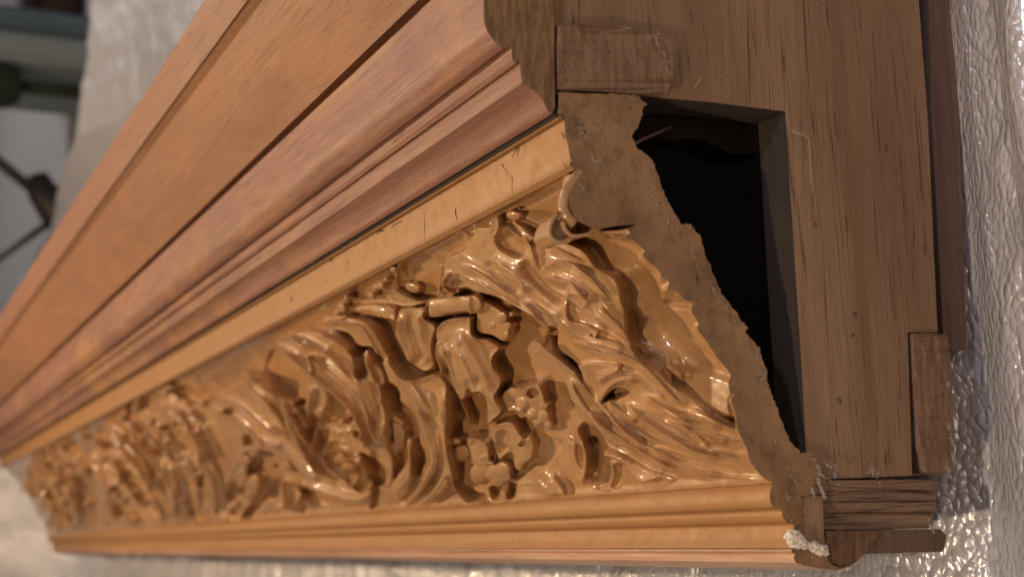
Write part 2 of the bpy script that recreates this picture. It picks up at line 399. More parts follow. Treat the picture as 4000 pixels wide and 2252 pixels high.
def surf_fit(c, ch):
    """smooth (quadratic) height surface through control points"""
    o = c.mean(0); sc_ = max(c.std(0).max(), 1)
    def basis(X, Y):
        u = (X - o[0]) / sc_; v = (Y - o[1]) / sc_; one = np.ones_like(u)
        return np.stack([one, u, v, u * u, u * v, v * v], -1)
    A = basis(c[:, 0], c[:, 1]); reg = np.diag([0, .05, .05, .4, .4, .4])
    co = np.linalg.solve(A.T @ A + reg, A.T @ ch); lo, hi_ = ch.min() - 12, ch.max() + 10
    return lambda X, Y: np.clip(basis(X, Y) @ co, lo, hi_)
def plate(pts, h, edge=9, ctrl=None, mode='max', rim=0, dome=0, name=None, wob=2.0, domew=30):
    if len(pts) > 4: pts = closed(pts)
    a, k = tr(pts); kf = float(k.mean())
    if ctrl is not None:
        c, kc = tr(ctrl); ch = np.array([q[2] for q in ctrl]) * kc
    if mode == 'min': h *= .9
    h = h * kf; edge = max(edge * kf, 2.2)
    a = a - np.array((0, 0))
    if ctrl is not None:
        ii, X, Y = sub(float(ch.mean()), a, float(np.ptp(ch)) * .8 + 12)
        if len(X) == 0: return
        sf = surf_fit(c, ch)
        for _ in range(3): X, Y = exact(ii, sf(X, Y))
    else:
        ii, X, Y = sub(h, a, 15)
        if len(X) == 0: return
        if mode == 'min': X, Y = exact(ii, np.maximum(h, np.minimum(H[ii], h + 60 * kf)))
        else: X, Y = exact(ii, np.full(len(X), h))
    X = X + wob * vnoise(X / 14, Y / 14, 3); Y = Y + wob * vnoise(X / 14 + 9, Y / 14, 4)
    n = len(a); dmin = np.full(len(X), 1e9, 'f4'); ins = np.zeros(len(X), bool)
    for i in range(n):
        x1, y1 = a[i]; x2, y2 = a[(i + 1) % n]
        dx, dy = x2 - x1, y2 - y1; L = dx * dx + dy * dy + 1e-6
        t = np.clip(((X - x1) * dx + (Y - y1) * dy) / L, 0, 1)
        dd = (X - x1 - t * dx) ** 2 + (Y - y1 - t * dy) ** 2
        dmin = np.minimum(dmin, dd)
        if y1 != y2:
            cr = ((y1 > Y) != (y2 > Y)) & (X < (x2 - x1) * (Y - y1) / (y2 - y1) + x1); ins ^= cr
    d = np.sqrt(dmin)
    ii = tuple(q[ins] for q in ii); d = d[ins]; X = X[ins]; Y = Y[ins]
    if len(d) == 0: return
    if ctrl is not None: hv = sf(X, Y)
    else: hv = np.full(len(d), h)
    hv = hv + 1.7 * rim * kf * np.exp(-((d - 7 * kf) / (6 * kf)) ** 2) + dome * kf * (1 - np.exp(-d / (domew * kf)))
    old = H[ii]; new = old + (hv - old) * smooth(d / edge)
    if mode == 'max': new = np.maximum(new, old)
    if mode == 'min': new = np.minimum(new, old)
    if name and SHIFT is None:
        ch_ = np.abs(new - old) > 2; g = name if isinstance(name, int) else newid(name)
        ID[ii[0][ch_], ii[1][ch_]] = g
    elif name and SHIFT is not None:
        g = name if isinstance(name, int) else newid(name); ID[ii] = g
    H[ii] = new
def curve(pts, step=10):
    """smooth (Catmull-Rom) polyline"""
    P = [np.array(p, float) for p in pts]; P = [2 * P[0] - P[1]] + P + [2 * P[-1] - P[-2]]
    out = []
    for i in range(1, len(P) - 2):
        n = max(2, int(np.linalg.norm((P[i + 1] - P[i])[:2]) / step))
        for k in range(n):
            t = k / n
            out.append(.5 * ((2 * P[i]) + (-P[i - 1] + P[i + 1]) * t + (2 * P[i - 1] - 5 * P[i] + 4 * P[i + 1] - P[i + 2]) * t * t + (-P[i - 1] + 3 * P[i] - 3 * P[i + 1] + P[i + 2]) * t ** 3))
    out.append(P[-2]); return np.array(out)
def line(pts, w, amp, kind='cusp', h=20, taper=.15, absolute=None, name=None, w_end=1.0):
    """ridge (amp>0) or groove (amp<0) along a smooth curve; side kinds raise only the left of the stroke"""
    cpt = curve(pts, 12)
    a, k = tr([tuple(p) for p in cpt]); kf = float(k.mean())
    if kind == 'cusp': w *= .55; amp *= 4.0 if h > -60 else 3.0
    elif kind in ('left', 'right'): amp *= 2.0
    elif absolute is None: amp *= 2.3
    w = w * kf; amp = amp * kf; h = h * kf
    pad = w * (5 if kind in ('cusp', 'left', 'right') else 3)
    if absolute is not None: ii, X, Y = sub(absolute * kf, a, pad)
    else:
        ii, X, Y = sub(h, a, pad + 150 * kf)
        if len(X) == 0: return
        X, Y = exact(ii, H[ii])
        mm = (X > a[:, 0].min() - pad) & (X < a[:, 0].max() + pad) & (Y > a[:, 1].min() - pad) & (Y < a[:, 1].max() + pad)
        ii = tuple(q[mm] for q in ii); X = X[mm]; Y = Y[mm]
    if len(X) == 0: return
    dmin = np.full(len(X), 1e9, 'f4'); tb = np.zeros(len(X), 'f4'); sd = np.zeros(len(X), 'f4')
    n = len(a) - 1
    for i in range(n):
        x1, y1 = a[i]; x2, y2 = a[i + 1]
        dx, dy = x2 - x1, y2 - y1; L = dx * dx + dy * dy + 1e-6
        t = np.clip(((X - x1) * dx + (Y - y1) * dy) / L, 0, 1)
        ex, ey = X - x1 - t * dx, Y - y1 - t * dy
        dd = ex * ex + ey * ey; b = dd < dmin
        dmin = np.where(b, dd, dmin); tb = np.where(b, (i + t) / n, tb); sd = np.where(b, np.sign(dx * ey - dy * ex), sd)
    d = np.sqrt(dmin)
    ww = w * (1 + (w_end - 1) * tb)
    tp = np.minimum(smooth(tb / max(taper, 1e-3)), smooth((1 - tb) / max(taper, 1e-3)))
    if kind == 'cusp': f = np.exp(-d / ww)
    elif kind == 'gauss': f = np.exp(-(d / ww) ** 2)
    elif kind == 'round': f = np.sqrt(np.clip(1 - (d / ww) ** 2, 0, 1))
    elif kind == 'left': f = np.where(sd < 0, np.exp(-d / ww), np.exp(-d / 3.5))
    elif kind == 'right': f = np.where(sd > 0, np.exp(-d / ww), np.exp(-d / 3.5))
    if absolute is not None:
        ab = absolute * kf
        m = d < ww; new = ab + amp * f * (tp * .5 + .5)
        old = H[ii]; nv = np.where(m, np.maximum(old, old + (new - old) * smooth((ww - d) / (3.5 * max(kf, .5)))), old)
        H[ii] = nv
        if name:
            g = name if isinstance(name, int) else newid(name); mm = nv > old + 1
            ID[ii[0][mm], ii[1][mm]] = g
    else: H[ii] += amp * f * tp
def blob(x, y, r, h, top=None, squash=1.0, ang=0, name=None):
    a, k = tr([(x, y)]); k = float(k[0]); r *= k; h *= k
    ii, X, Y = sub(h, a, r * 1.3)
    if len(X) == 0: return
    X = X - a[0, 0]; Y = Y - a[0, 1]; c, s_ = math.cos(ang), math.sin(ang)
    u = (c * X + s_ * Y) / r; v = (-s_ * X + c * Y) / (r * squash)
    q = u * u + v * v; m = q < 1
    ii = tuple(z[m] for z in ii); q = q[m]
    base_h = h - r * .8
    new = base_h + r * .95 * np.sqrt(1 - q)
    old = H[ii]; nv = np.where(np.sqrt(q) < .999, np.maximum(old, new), old); H[ii] = nv
    if name:
        g = name if isinstance(name, int) else newid(name); mm = nv > old + .5
        ID[ii[0][mm], ii[1][mm]] = g
def poly_h(ctrl): return float(np.mean([c[2] for c in ctrl]))

def carve():
    # ---- strip of leaf right at the sawn end
    ctrl = R('B', (0, 240, -60), (250, 230, -170), (200, 420, -130), (300, 470, -150), (560, 520, -210), (420, 720, -150), (640, 720, -215), (600, 920, -170), (830, 1000, -210), (780, 1180, -170), (1000, 1300, -190))
    plate(R('A', (1080, 615), (1300, 590), (1450, 560)) + R('B', (290, 150), (420, 420), (520, 420), (660, 560), (650, 640), (720, 800), (840, 860), (930, 1040), (980, 1190), (1100, 1270), (1110, 1420), (1060, 1430), (940, 1340), (830, 1250), (700, 1170), (630, 1080), (540, 950), (460, 870), (370, 790), (330, 650), (230, 500), (200, 370), (120, 330), (0, 285)) + R('A', (1150, 680)),
          -105, 14, ctrl, name='leaf_edge', rim=6)
    line(R('B', (-60, 260), (140, 270), (260, 330), (340, 385)), 20, 16, 'cusp', -90)
    line(R('B', (200, 380), (290, 450), (380, 520), (390, 640)), 22, 14, 'cusp', -95)
    line(R('B', (380, 720), (470, 655), (540, 632), (625, 590)), 22, 18, 'cusp', -100)
    line(R('B', (385, 795), (520, 795), (690, 810)), 16, -16, 'gauss', -100)
    line(R('B', (640, 960), (720, 1040), (800, 1150), (880, 1250), (990, 1350)), 20, 16, 'cusp', -110)
    # ---- dark valley behind the big leaf, with its worn bottom
    line(R('B', (120, 520), (260, 760), (380, 1000), (560, 1200), (800, 1340)), 60, -22, 'gauss', -150)
    line(R('D', (520, 220), (700, 380), (960, 290)), 14, -8, 'gauss', -120)
    # ---- rising tissue right under the valley
    plate(R('D', (500, 230), (640, 210), (760, 250), (960, 270), (1140, 330), (1290, 400), (1190, 560), (1230, 700), (1100, 720), (900, 600), (700, 420), (600, 300)), -60, 40,
          R('D', (560, 240, -150), (900, 320, -150), (1150, 430, -110), (1180, 640, -30), (800, 500, -60)), name='leaf_hollow')
    for d_, am in ((0, 26), (34, 22), (66, 14)):
        line([(x + d_, y - d_ * .35) for x, y in R('A', (1040, 740), (1150, 900)) + R('B', (60, 620), (120, 830), (200, 1130), (310, 1250), (450, 1380)) + R('D', (640, 260), (800, 400))], 40, am, 'gauss', -170, .2)
    # ---- big acanthus leaf
    body = R('A', (300, 490), (380, 500), (470, 520), (560, 600), (600, 640), (720, 640), (1000, 740), (1130, 900)) + R('B', (40, 580), (100, 800), (180, 1150), (300, 1270)) + \
        R('D', (520, 240), (600, 290), (710, 400), (790, 455), (930, 560), (1060, 670), (1230, 760), (1310, 950), (1480, 1200), (1300, 1225), (1000, 1210), (720, 1160), (500, 1085), (330, 975), (180, 925), (110, 880), (70, 760)) + \
        R('C', (1215, 870), (1170, 700), (1130, 500), (985, 390), (945, 320), (945, 235), (965, 190)) + R('A', (700, 1440), (600, 1370), (420, 1270), (250, 1190), (60, 1140)) + \
        R('E', (1080, 285), (1000, 300), (920, 290), (870, 220), (860, 100), (900, -20), (1000, -60), (1060, -100)) + R('A', (40, 700), (120, 560), (230, 560))
    ctrl = R('A', (340, 540, -30), (250, 800, -40), (450, 620, -70), (60, 800, -70), (700, 800, -40), (900, 760, -70), (560, 1000, 0), (300, 1000, 10), (250, 1150, 20), (600, 1300, 20), (900, 1000, 20), (1150, 1000, -20), (1300, 1200, 10), (900, 1300, 30)) + \
        R('C', (960, 230, 52), (1000, 350, 60), (1150, 480, 50), (1250, 150, 45), (1250, 800, 10)) + R('E', (900, 100, -40), (930, 260, -20)) + \
        R('D', (100, 300, 45), (350, 250, 25), (560, 330, 5), (400, 600, 22), (700, 650, 5), (200, 800, 10), (900, 700, -5), (1150, 750, -15), (1250, 950, -20), (700, 950, 0), (1100, 1100, -20), (500, 1000, -6), (1300, 1180, -10), (850, 1150, -10)) + R('B', (60, 700, -20), (150, 1050, -10))
    plate(body, 10, 24, ctrl, name='acanthus_leaf', rim=5)
    # overlapping lobes: each outline is a small step with a rolled lip
    lob = [
        (R('A', (310, 490), (400, 560), (470, 640), (550, 720), (620, 700), (760, 770)), 60, -24, 'right', -40),
        (R('A', (240, 850), (330, 900), (440, 970), (500, 1040), (525, 1100), (480, 1120)), 26, 13, 'cusp', 0),
        (R('A', (250, 850), (280, 950), (380, 1060), (480, 1120)), 22, -14, 'gauss', 0),
        (R('A', (480, 860), (560, 960), (650, 1060), (760, 1140), (850, 1220)), 22, -26, 'gauss', 0),
        (R('A', (400, 900), (520, 1010), (640, 1120), (760, 1230), (850, 1330)), 30, 12, 'gauss', 0),
        (R('A', (320, 1180), (420, 1250), (520, 1310), (600, 1360)), 14, 13, 'cusp', 15),
        (R('A', (500, 1190), (590, 1260), (660, 1350), (760, 1430)), 20, 18, 'cusp', 18),
        (R('A', (640, 960), (720, 895), (820, 868), (930, 905), (1040, 985), (1120, 1070), (1230, 1190)), 34, 24, 'right', 0),
        (R('A', (680, 990), (800, 1020), (890, 1035), (960, 1110), (1040, 1175)), 20, 16, 'cusp', 8),
        (R('A', (850, 1110), (960, 1140), (1060, 1210)), 28, 15, 'cusp', 20),
        (R('A', (1100, 1215), (1180, 1290), (1280, 1380)) + R('B', (60, 1000), (200, 1130), (290, 1250)), 24, 17, 'cusp', 25),
        (R('A', (1150, 1130), (1300, 1260), (1400, 1370)) + R('B', (120, 1160)), 22, -12, 'gauss', 20),
        (R('A', (870, 1110), (865, 1210), (880, 1340), (1000, 1380), (1120, 1440)) + R('D', (60, 30), (180, 60), (300, 110), (340, 140)), 34, 26, 'right', 35),
        (R('D', (-150, 70), (0, 88), (120, 110), (260, 160), (380, 215), (440, 250), (560, 370), (700, 520), (820, 600)), 22, 17, 'cusp', 35),
        (R('D', (-130, 290), (0, 240), (120, 250), (280, 262)), 34, 17, 'right', 40),
        (R('D', (70, 400), (160, 330), (280, 265)), 24, 14, 'cusp', 40),
        (R('D', (0, 480), (100, 580), (230, 700), (380, 830), (480, 890)), 20, 15, 'cusp', 20),
        (R('D', (160, 540), (260, 610), (400, 710)), 22, 17, 'cusp', 20),
        (R('D', (300, 550), (420, 660), (560, 750), (700, 840), (830, 910), (960, 960), (1090, 1000)), 26, 26, 'cusp', 15),
        (R('D', (400, 510), (520, 540), (660, 630), (780, 660), (900, 680), (1100, 760)), 24, 19, 'cusp', 12),
        (R('D', (620, 680), (760, 730), (870, 810), (990, 920)), 20, 14, 'cusp', 5),
        (R('D', (720, 420), (860, 520), (1000, 620), (1180, 730)), 22, 12, 'cusp', 0),
        (R('D', (0, 590), (120, 720), (260, 830), (400, 920), (560, 1010), (720, 1100)), 22, 20, 'cusp', 10),
        (R('D', (480, 900), (620, 970), (760, 1060), (900, 1110), (1080, 1150)), 20, 10, 'cusp', 0),
        (R('D', (1100, 850), (1200, 930), (1300, 940)), 16, -8, 'gauss', -10),
    ]
    for p, w, am, kd, hh in lob: line(p, w, am, kd, hh)
    for p, am in ((R('D', (100, 620), (300, 790), (520, 935), (800, 1060), (1100, 1140), (1380, 1180)), 10), (R('D', (560, 560), (760, 690), (960, 790), (1260, 880)), 9), (R('D', (820, 590), (1000, 690), (1230, 800)), 9),
                  (R('A', (100, 1000), (300, 1130), (500, 1250), (700, 1380)), 8), (R('A', (0, 900), (150, 960), (330, 1080), (500, 1190)), 8), (R('A', (700, 1250), (850, 1380)) + R('C', (1180, 250), (1350, 380)), 7),
                  (R('D', (40, 330), (200, 330), (360, 330), (520, 440), (640, 560)), 8), (R('A', (700, 1060), (900, 1180), (1080, 1330), (1200, 1440)), 9), (R('A', (900, 900), (1080, 1010), (1200, 1130), (1330, 1260)) + R('B', (130, 1110)), 8), (R('A', (620, 700), (760, 760), (900, 830), (1010, 880)), 8)):
        line(p, 14, am, 'cusp', 10)
    # pierced eye
    plate(R('D', (110, 550), (180, 460), (240, 420), (310, 430), (350, 455), (345, 485), (280, 500), (240, 540), (210, 515)), -110, 9, mode='min', wob=1)
    line(R('D', (90, 540), (170, 430), (260, 375), (340, 380), (370, 420)), 18, 12, 'cusp', 40)
    # ---- strap lobe that hangs over the dark pit
    pit = R('C', (840, 540), (960, 560), (1040, 640), (1080, 740), (1180, 840), (1220, 880), (1160, 940), (1100, 960), (1080, 1060), (960, 1230), (900, 1290), (800, 1290), (740, 1360), (620, 1400), (600, 1300), (700, 1200), (820, 1150), (860, 1000), (900, 800), (880, 640))
    plate(pit, -120, 14, mode='min', wob=4)
    strap = R('C', (720, 330), (760, 275), (820, 255), (900, 300), (1000, 385), (1125, 490), (1180, 580), (1290, 740), (1330, 830), (1400, 900), (1480, 960), (1480, 1150), (1340, 1040), (1210, 870), (1090, 760), (1050, 640), (990, 565), (930, 530), (830, 500), (745, 400))
    plate(strap, 62, 8, R('C', (760, 340, 72), (900, 430, 78), (1050, 560, 72), (1150, 740, 50), (1330, 900, 22), (1450, 1060, 4)), name='leaf_strap', rim=2)
    line(R('C', (830, 270), (940, 360), (1080, 470), (1130, 520)), 16, 12, 'cusp', 70)
    line(R('C', (1090, 560), (1150, 680), (1240, 820), (1330, 920), (1440, 1000)), 16, 17, 'cusp', 50)
    line(R('C', (1130, 510), (1190, 610), (1260, 710), (1310, 790), (1440, 920)), 10, -22, 'gauss', 50)
    line(R('C', (1150, 540), (1250, 680), (1330, 790), (1450, 900)), 14, 12, 'cusp', 50)
    # ---- lower right: small leaves at the foot of the big one
    plate(R('D', (-190, 830), (-60, 900), (60, 900), (200, 930), (330, 990), (500, 1090), (720, 1170), (640, 1260), (420, 1300), (200, 1330), (-60, 1370), (-330, 1330), (-420, 1250), (-330, 1180), (-250, 1060)), -32, 22,
          R('D', (-100, 1000, -60), (60, 1100, -45), (200, 1180, -42), (350, 1100, -35), (500, 1180, -20), (-250, 1250, -30), (100, 1280, -20)), name='small_leaf')
    line(R('D', (60, 980), (200, 985), (280, 1020), (330, 1090), (380, 1150), (450, 1185), (560, 1160), (600, 1200)), 26, 24, 'left', -30)
    line(R('D', (130, 1040), (150, 1150), (90, 1290)), 22, -13, 'gauss', -40)
    line(R('D', (240, 1040), (250, 1150), (190, 1270)), 22, -12, 'gauss', -40)
    line(R('D', (190, 1020), (200, 1150), (140, 1290)), 16, 9, 'cusp', -40)
    plate(R('C', (1110, 960), (1160, 940), (1190, 1040), (1240, 1140), (1250, 1300), (1200, 1420), (1150, 1330), (1100, 1210)), 0, 12, None, name='bud', rim=6)
    line(R('C', (1190, 1060), (1230, 1150), (1230, 1280), (1190, 1440)), 16, 18, 'cusp', 5)
    plate(R('C', (1130, 1080), (1180, 1100), (1215, 1200), (1190, 1330), (1130, 1230)), -40, 14, mode='min')
    line(R('C', (1270, 1030), (1300, 1200), (1280, 1420)), 18, -26, 'gauss', -30)
    for q in ((130, 1300, 14), (220, 1290, 12), (570, 1205, 12), (400, 1170, 12)): blob(*R('D', q[:2])[0], q[2], -18, name='pip')
    # ---- centre leaf (fluted), left of the rosette
    cl = R('C', (-10, 190), (60, 100), (180, 70), (310, 70), (300, 150), (315, 220), (350, 250), (430, 240), (500, 290), (545, 330), (480, 400), (480, 480), (540, 540), (550, 640), (510, 700), (560, 840), (440, 950), (430, 990), (400, 940), (400, 760), (340, 690), (200, 770), (130, 660), (60, 500), (10, 350))
    plate(cl, -10, 9, R('C', (60, 160, -20), (250, 130, -45), (150, 300, 12), (320, 380, 5), (420, 330, -45), (450, 560, -38), (250, 620, 5), (430, 720, 10), (500, 840, 22)), name='fluted_leaf', rim=4)
    line(R('C', (130, 240), (230, 260), (310, 400), (400, 560), (480, 710), (560, 850)), 26, 28, 'gauss', 10)
    line(R('C', (110, 270), (180, 380), (230, 500), (290, 620)), 30, 15, 'gauss', 10)
    line(R('C', (170, 260), (260, 400), (330, 540), (370, 660)), 13, -14, 'gauss', 5)
    line(R('C', (50, 290), (90, 380), (130, 520), (160, 640), (200, 750)), 11, 17, 'cusp', 10)
    line(R('C', (310, 0), (300, 110), (320, 220), (430, 250), (545, 330), (480, 400), (495, 490), (550, 560), (530, 680)), 12, 17, 'cusp', -40)
    line(R('C', (0, 200), (40, 130), (150, 85), (300, 72)), 14, 10, 'cusp', -20)
    # star shaped hole and the thin blade left of it
    plate(R('C', (285, 610), (320, 640), (350, 700), (410, 760), (390, 850), (310, 915), (285, 910), (280, 820), (200, 765), (265, 720), (290, 690)), -150, 9, mode='min', wob=3)
    plate(R('C', (-5, 270), (50, 275), (90, 400), (150, 600), (205, 770), (290, 960), (300, 1010), (220, 880), (150, 720), (60, 560), (0, 430)), 8, 6, None, name='blade', rim=7)
    line(R('C', (40, 380), (100, 560), (190, 790), (260, 940)), 12, -22, 'gauss', 0)
    plate(R('C', (130, 700), (200, 800), (280, 970), (180, 1020), (120, 900)), -70, 14, mode='min')
    # ---- rolled tube with its rim
    line(R('E', (800, 420), (900, 412), (1020, 400), (1130, 392)), 40, 45, 'round', 10, .02, absolute=-35, name='rolled_stem')
    line(R('E', (775, 350), (750, 430), (790, 510), (830, 525)), 10, 18, 'cusp', 0)
    line(R('E', (740, 330), (745, 470), (810, 560)), 10, -40, 'gauss', -20)
    line(R('E', (870, 500), (980, 480), (1110, 468)), 8, -36, 'gauss', -10)
    # upper-right of the tube: worn lump with bead
    plate(R('E', (1110, 330), (1200, 320), (1400, 440), (1450, 560), (1440, 690), (1370, 720), (1280, 660), (1180, 650), (1130, 590), (1140, 480)), -75, 16, None, dome=10, name='worn_lump')
    blob(*R('E', (1360, 495))[0], 24, -48, name='bead')
    for x, y, r in ((1290, 560, 16), (1420, 560, 14), (1440, 470, 12), (1400, 640, 14)): blob(*R('E', (x, y))[0], r, -60, name='bead')
    # curl at top of the leaf
    line(R('E', (880, 60), (870, 180), (890, 280), (960, 312), (1060, 290)), 12, 20, 'cusp', -20)
    line(R('E', (975, 130), (920, 190), (930, 260), (990, 300), (1080, 280)), 12, 20, 'cusp', -20)
    plate(R('E', (950, 180), (1030, 170), (1100, 230), (1080, 280), (1000, 290), (940, 250)), -50, 20, mode='min')
    # ---- recesses beneath the fillet
    plate(R('E', (560, 60), (640, -20), (760, -20), (850, 20), (880, 150), (860, 260), (780, 330), (690, 300), (620, 240), (580, 160)), -160, 14, mode='min', wob=4)
    line(R('E', (560, 30), (540, 180), (560, 270), (640, 330), (760, 350)), 14, 22, 'cusp', -60)
    plate(R('E', (400, 320), (500, 260), (580, 300), (700, 350), (780, 340), (740, 400), (560, 420), (450, 380)), -40, 10, name='leaf_tip', rim=6)
    blob(*R('E', (640, 255))[0], 34, -70, squash=.6, ang=.4, name='leaf_tip')
    plate(R('E', (140, 260), (200, 210), (290, 180), (270, 260), (260, 350), (190, 340), (140, 330)), -150, 10, mode='min')
    for x, y, r in ((300, 320, 16), (340, 250, 14), (420, 190, 12), (480, 110, 14), (380, 240, 16), (60, 420, 20), (20, 460, 14), (100, 340, 12)): blob(*R('E', (x, y))[0], r, -20, name='leaf_tip')
    # leaf A top (between fillet and the curl)
    plate(R('A', (330, 420), (500, 340), (760, 260), (820, 330), (800, 480), (720, 640), (560, 600), (430, 540)), -150, 20, mode='min')
    line(R('A', (370, 490), (440, 500), (600, 580), (720, 640)), 24, 22, 'cusp', -60)
    blob(*R('A', (420, 500))[0], 32, -20, squash=.6, ang=.1, name='leaf_tip')
    plate(R('A', (240, 520), (310, 490), (325, 590), (290, 680), (240, 700), (225, 640)), -5, 9, None, name='leaf_tip', rim=6)
    plate(R('A', (40, 600), (150, 590), (230, 620), (220, 800), (120, 850), (20, 800), (0, 700)), -80, 22, None, dome=14, name='leaf_lobe')
    line(R('A', (-60, 640), (20, 630), (90, 670)), 14, 15, 'cusp', -60)
    plate(R('A', (260, 700), (400, 600), (480, 650), (540, 720), (500, 860), (400, 840), (300, 780)), -120, 24, mode='min')
    line(R('A', (330, 560), (400, 600), (470, 660), (560, 720), (600, 830), (640, 950)), 14, 17, 'cusp', -30)
    # ---- concave leaf backs left of the tube (dark channels with thin light ridges)
    plate(R('E', (40, 440), (180, 380), (380, 370), (520, 420), (530, 620), (600, 760), (660, 900), (780, 930), (800, 830), (830, 600), (780, 470), (740, 400), (560, 430), (640, 560)), -75, 16, None, name='leaf_back')
    plate(R('E', (510, 430), (640, 400), (745, 400), (760, 500), (850, 560), (820, 700), (840, 880), (760, 950), (650, 900), (590, 830), (550, 700), (490, 640), (530, 600)), -28, 12, None, name='leaf_back', rim=4)
    line(R('E', (530, 460), (550, 620), (620, 780), (650, 890)), 20, 18, 'gauss', -25)
    line(R('E', (700, 430), (700, 560), (740, 720), (790, 880)), 26, 18, 'gauss', -20)
    line(R('E', (620, 440), (640, 600), (700, 760), (710, 880)), 16, -18, 'gauss', -30)
    plate(R('E', (-60, 560), (0, 520), (130, 480), (300, 520), (400, 620), (460, 780), (500, 860), (440, 890), (340, 760), (200, 740), (120, 640), (0, 600)), -25, 12, None, name='leaf_blade', rim=6)
    for p in ((( -100, 540), (100, 520), (260, 580), (350, 720), (440, 880)), ((80, 480), (240, 510), (350, 600), (430, 740), (490, 850)), ((-150, 640), (0, 620), (120, 700), (200, 820), (210, 980))):
        line(R('E', *p), 12, 17, 'cusp', -20)
    # ---- the long S straps running down
    G1 = R('G', (-40, -190), (30, -200), (110, -130), (170, -70), (300, -60), (420, -110), (480, -70), (530, 30), (545, 250), (560, 480), (590, 640), (600, 800), (530, 890), (380, 985), (60, 1010), (-60, 1000), (-40, 860), (0, 760), (60, 620), (60, 400), (50, 150), (20, -20))
    plate(G1, 0, 12, R('G', (60, -120, 12), (300, 40, 0), (500, 100, -2), (450, 400, 5), (560, 650, 2), (250, 800, -22), (0, 700, 0), (100, 950, -8), (400, 960, -10), (50, 300, -15)), name='fluted_leaf', rim=4)
    plate(R('G', (40, -60), (110, 40), (170, 120), (260, 200), (310, 320), (320, 440), (360, 540), (370, 620), (330, 700), (280, 740), (270, 620), (270, 480), (240, 420), (210, 420), (225, 560), (200, 640), (140, 720), (80, 800), (60, 690), (100, 560), (160, 480), (190, 380), (110, 280), (50, 200)), -140, 14, mode='min', wob=4)
    plate(R('G', (60, 200), (130, 260), (190, 310), (150, 380), (80, 430), (50, 380)), -38, 12, None, name='bud', dome=14)
    blob(*R('G', (110, 490))[0], 34, -26, squash=.7, ang=-.8, name='bud')
    for p, w, am, kd in (((( -20, -180), (60, -170), (160, -70), (250, 60), (320, 260), (380, 440), (420, 560), (400, 700), (300, 850), (200, 960)), 22, 30, 'gauss'),
                         (((230, -20), (330, 110), (410, 260), (470, 430), (500, 600), (470, 760), (380, 880), (260, 980)), 22, 30, 'gauss'),
                         (((300, 180), (390, 330), (450, 480), (455, 620), (430, 740), (350, 860), (230, 960)), 12, -30, 'gauss'),
                         (((480, 0), (500, 250), (530, 520), (560, 700), (500, 850), (380, 960)), 20, 20, 'gauss'),
                         (((520, 720), (540, 820), (480, 900), (390, 970)), 14, -24, 'gauss'),
                         (((230, 430), (250, 560), (240, 700), (160, 810), (70, 890)), 18, 34, 'gauss'),
                         (((290, 640), (270, 780), (200, 890), (130, 970)), 12, -26, 'gauss'),
                         (((340, 620), (330, 760), (240, 900), (170, 980)), 14, 16, 'gauss')):
        line(R('G', *p), w, am, kd, 0)
    line(R('E', (690, 1010), (760, 965), (860, 945), (920, 960)), 14, 22, 'cusp', 5)
    line(R('E', (460, 890), (540, 890), (620, 950), (690, 1020)), 14, 20, 'cusp', 10)
    # ---- big fluted leaf (F) and its neighbour
    F1 = R('F', (340, 60), (420, 30), (540, -20), (700, -30), (900, 40), (1000, 110), (1040, 200), (1100, 110), (1180, 220), (1260, 330), (1300, 560), (1310, 800), (1310, 960), (1330, 1060), (1310, 1230), (1250, 1250), (1260, 1140), (1180, 1000), (1080, 850), (1000, 700), (920, 580), (840, 500), (760, 400), (640, 330), (520, 230))
    plate(F1, -20, 9, R('F', (420, 90, -30), (620, 100, -35), (800, 300, -18), (950, 100, -20), (1000, 500, -8), (1150, 700, -4), (1250, 500, -18), (1270, 1000, 8), (1280, 1200, 0)), name='acanthus_leaf', rim=3)
    for p, w, am in ((((370, 90), (500, 165), (620, 260), (750, 370), (900, 490), (1020, 620), (1110, 800), (1180, 980)), 17, 26),
                     (((440, 0), (560, 40), (700, 110), (850, 200), (950, 310), (1050, 410), (1110, 560), (1160, 720), (1210, 940)), 17, 30),
                     (((700, -20), (860, 40), (960, 110), (1020, 200), (1030, 340), (1060, 420)), 15, 22),
                     (((1080, 130), (1140, 230), (1200, 360), (1250, 480), (1290, 640), (1290, 820), (1280, 1000)), 15, 24),
                     (((1220, 440), (1225, 650), (1250, 860)), 12, 14)):
        line(R('F', *p), w, am, 'cusp', -10)
    line(R('F', (640, 170), (670, 260), (680, 320)), 12, 16, 'cusp', -10)
    for p, w, am in ((((560, 110), (760, 220), (920, 360), (1020, 520), (1120, 720), (1180, 900)), 24, -20), (((780, 120), (900, 200), (990, 320)), 16, -14), (((1140, 380), (1190, 560), (1210, 760)), 16, -18)):
        line(R('F', *p), w, am, 'gauss', -15)
    plate(R('F', (1040, 150), (1110, 200), (1130, 290), (1110, 370), (1060, 380), (1035, 280)), -95, 10, mode='min')
    plate(R('F', (1250, 400), (1330, 380), (1400, 460), (1390, 560), (1310, 610), (1290, 500)), -130, 12, mode='min')
    # left strap bundle
    F2 = R('F', (40, 310), (130, 290), (260, 340), (400, 470), (500, 520), (560, 560), (640, 740), (740, 960), (860, 1110), (960, 1200), (1060, 1270), (1160, 1220), (1165, 1330), (1080, 1380), (900, 1370), (700, 1300), (560, 1180), (480, 1060), (280, 940), (200, 860), (330, 740), (240, 620), (110, 420))
    plate(F2, -8, 12, R('F', (150, 350, -22), (330, 560, -16), (300, 850, 5), (500, 800, -5), (640, 1000, 5), (800, 1200, 12), (1000, 1320, 5), (600, 700, -28)), name='acanthus_leaf', rim=3)
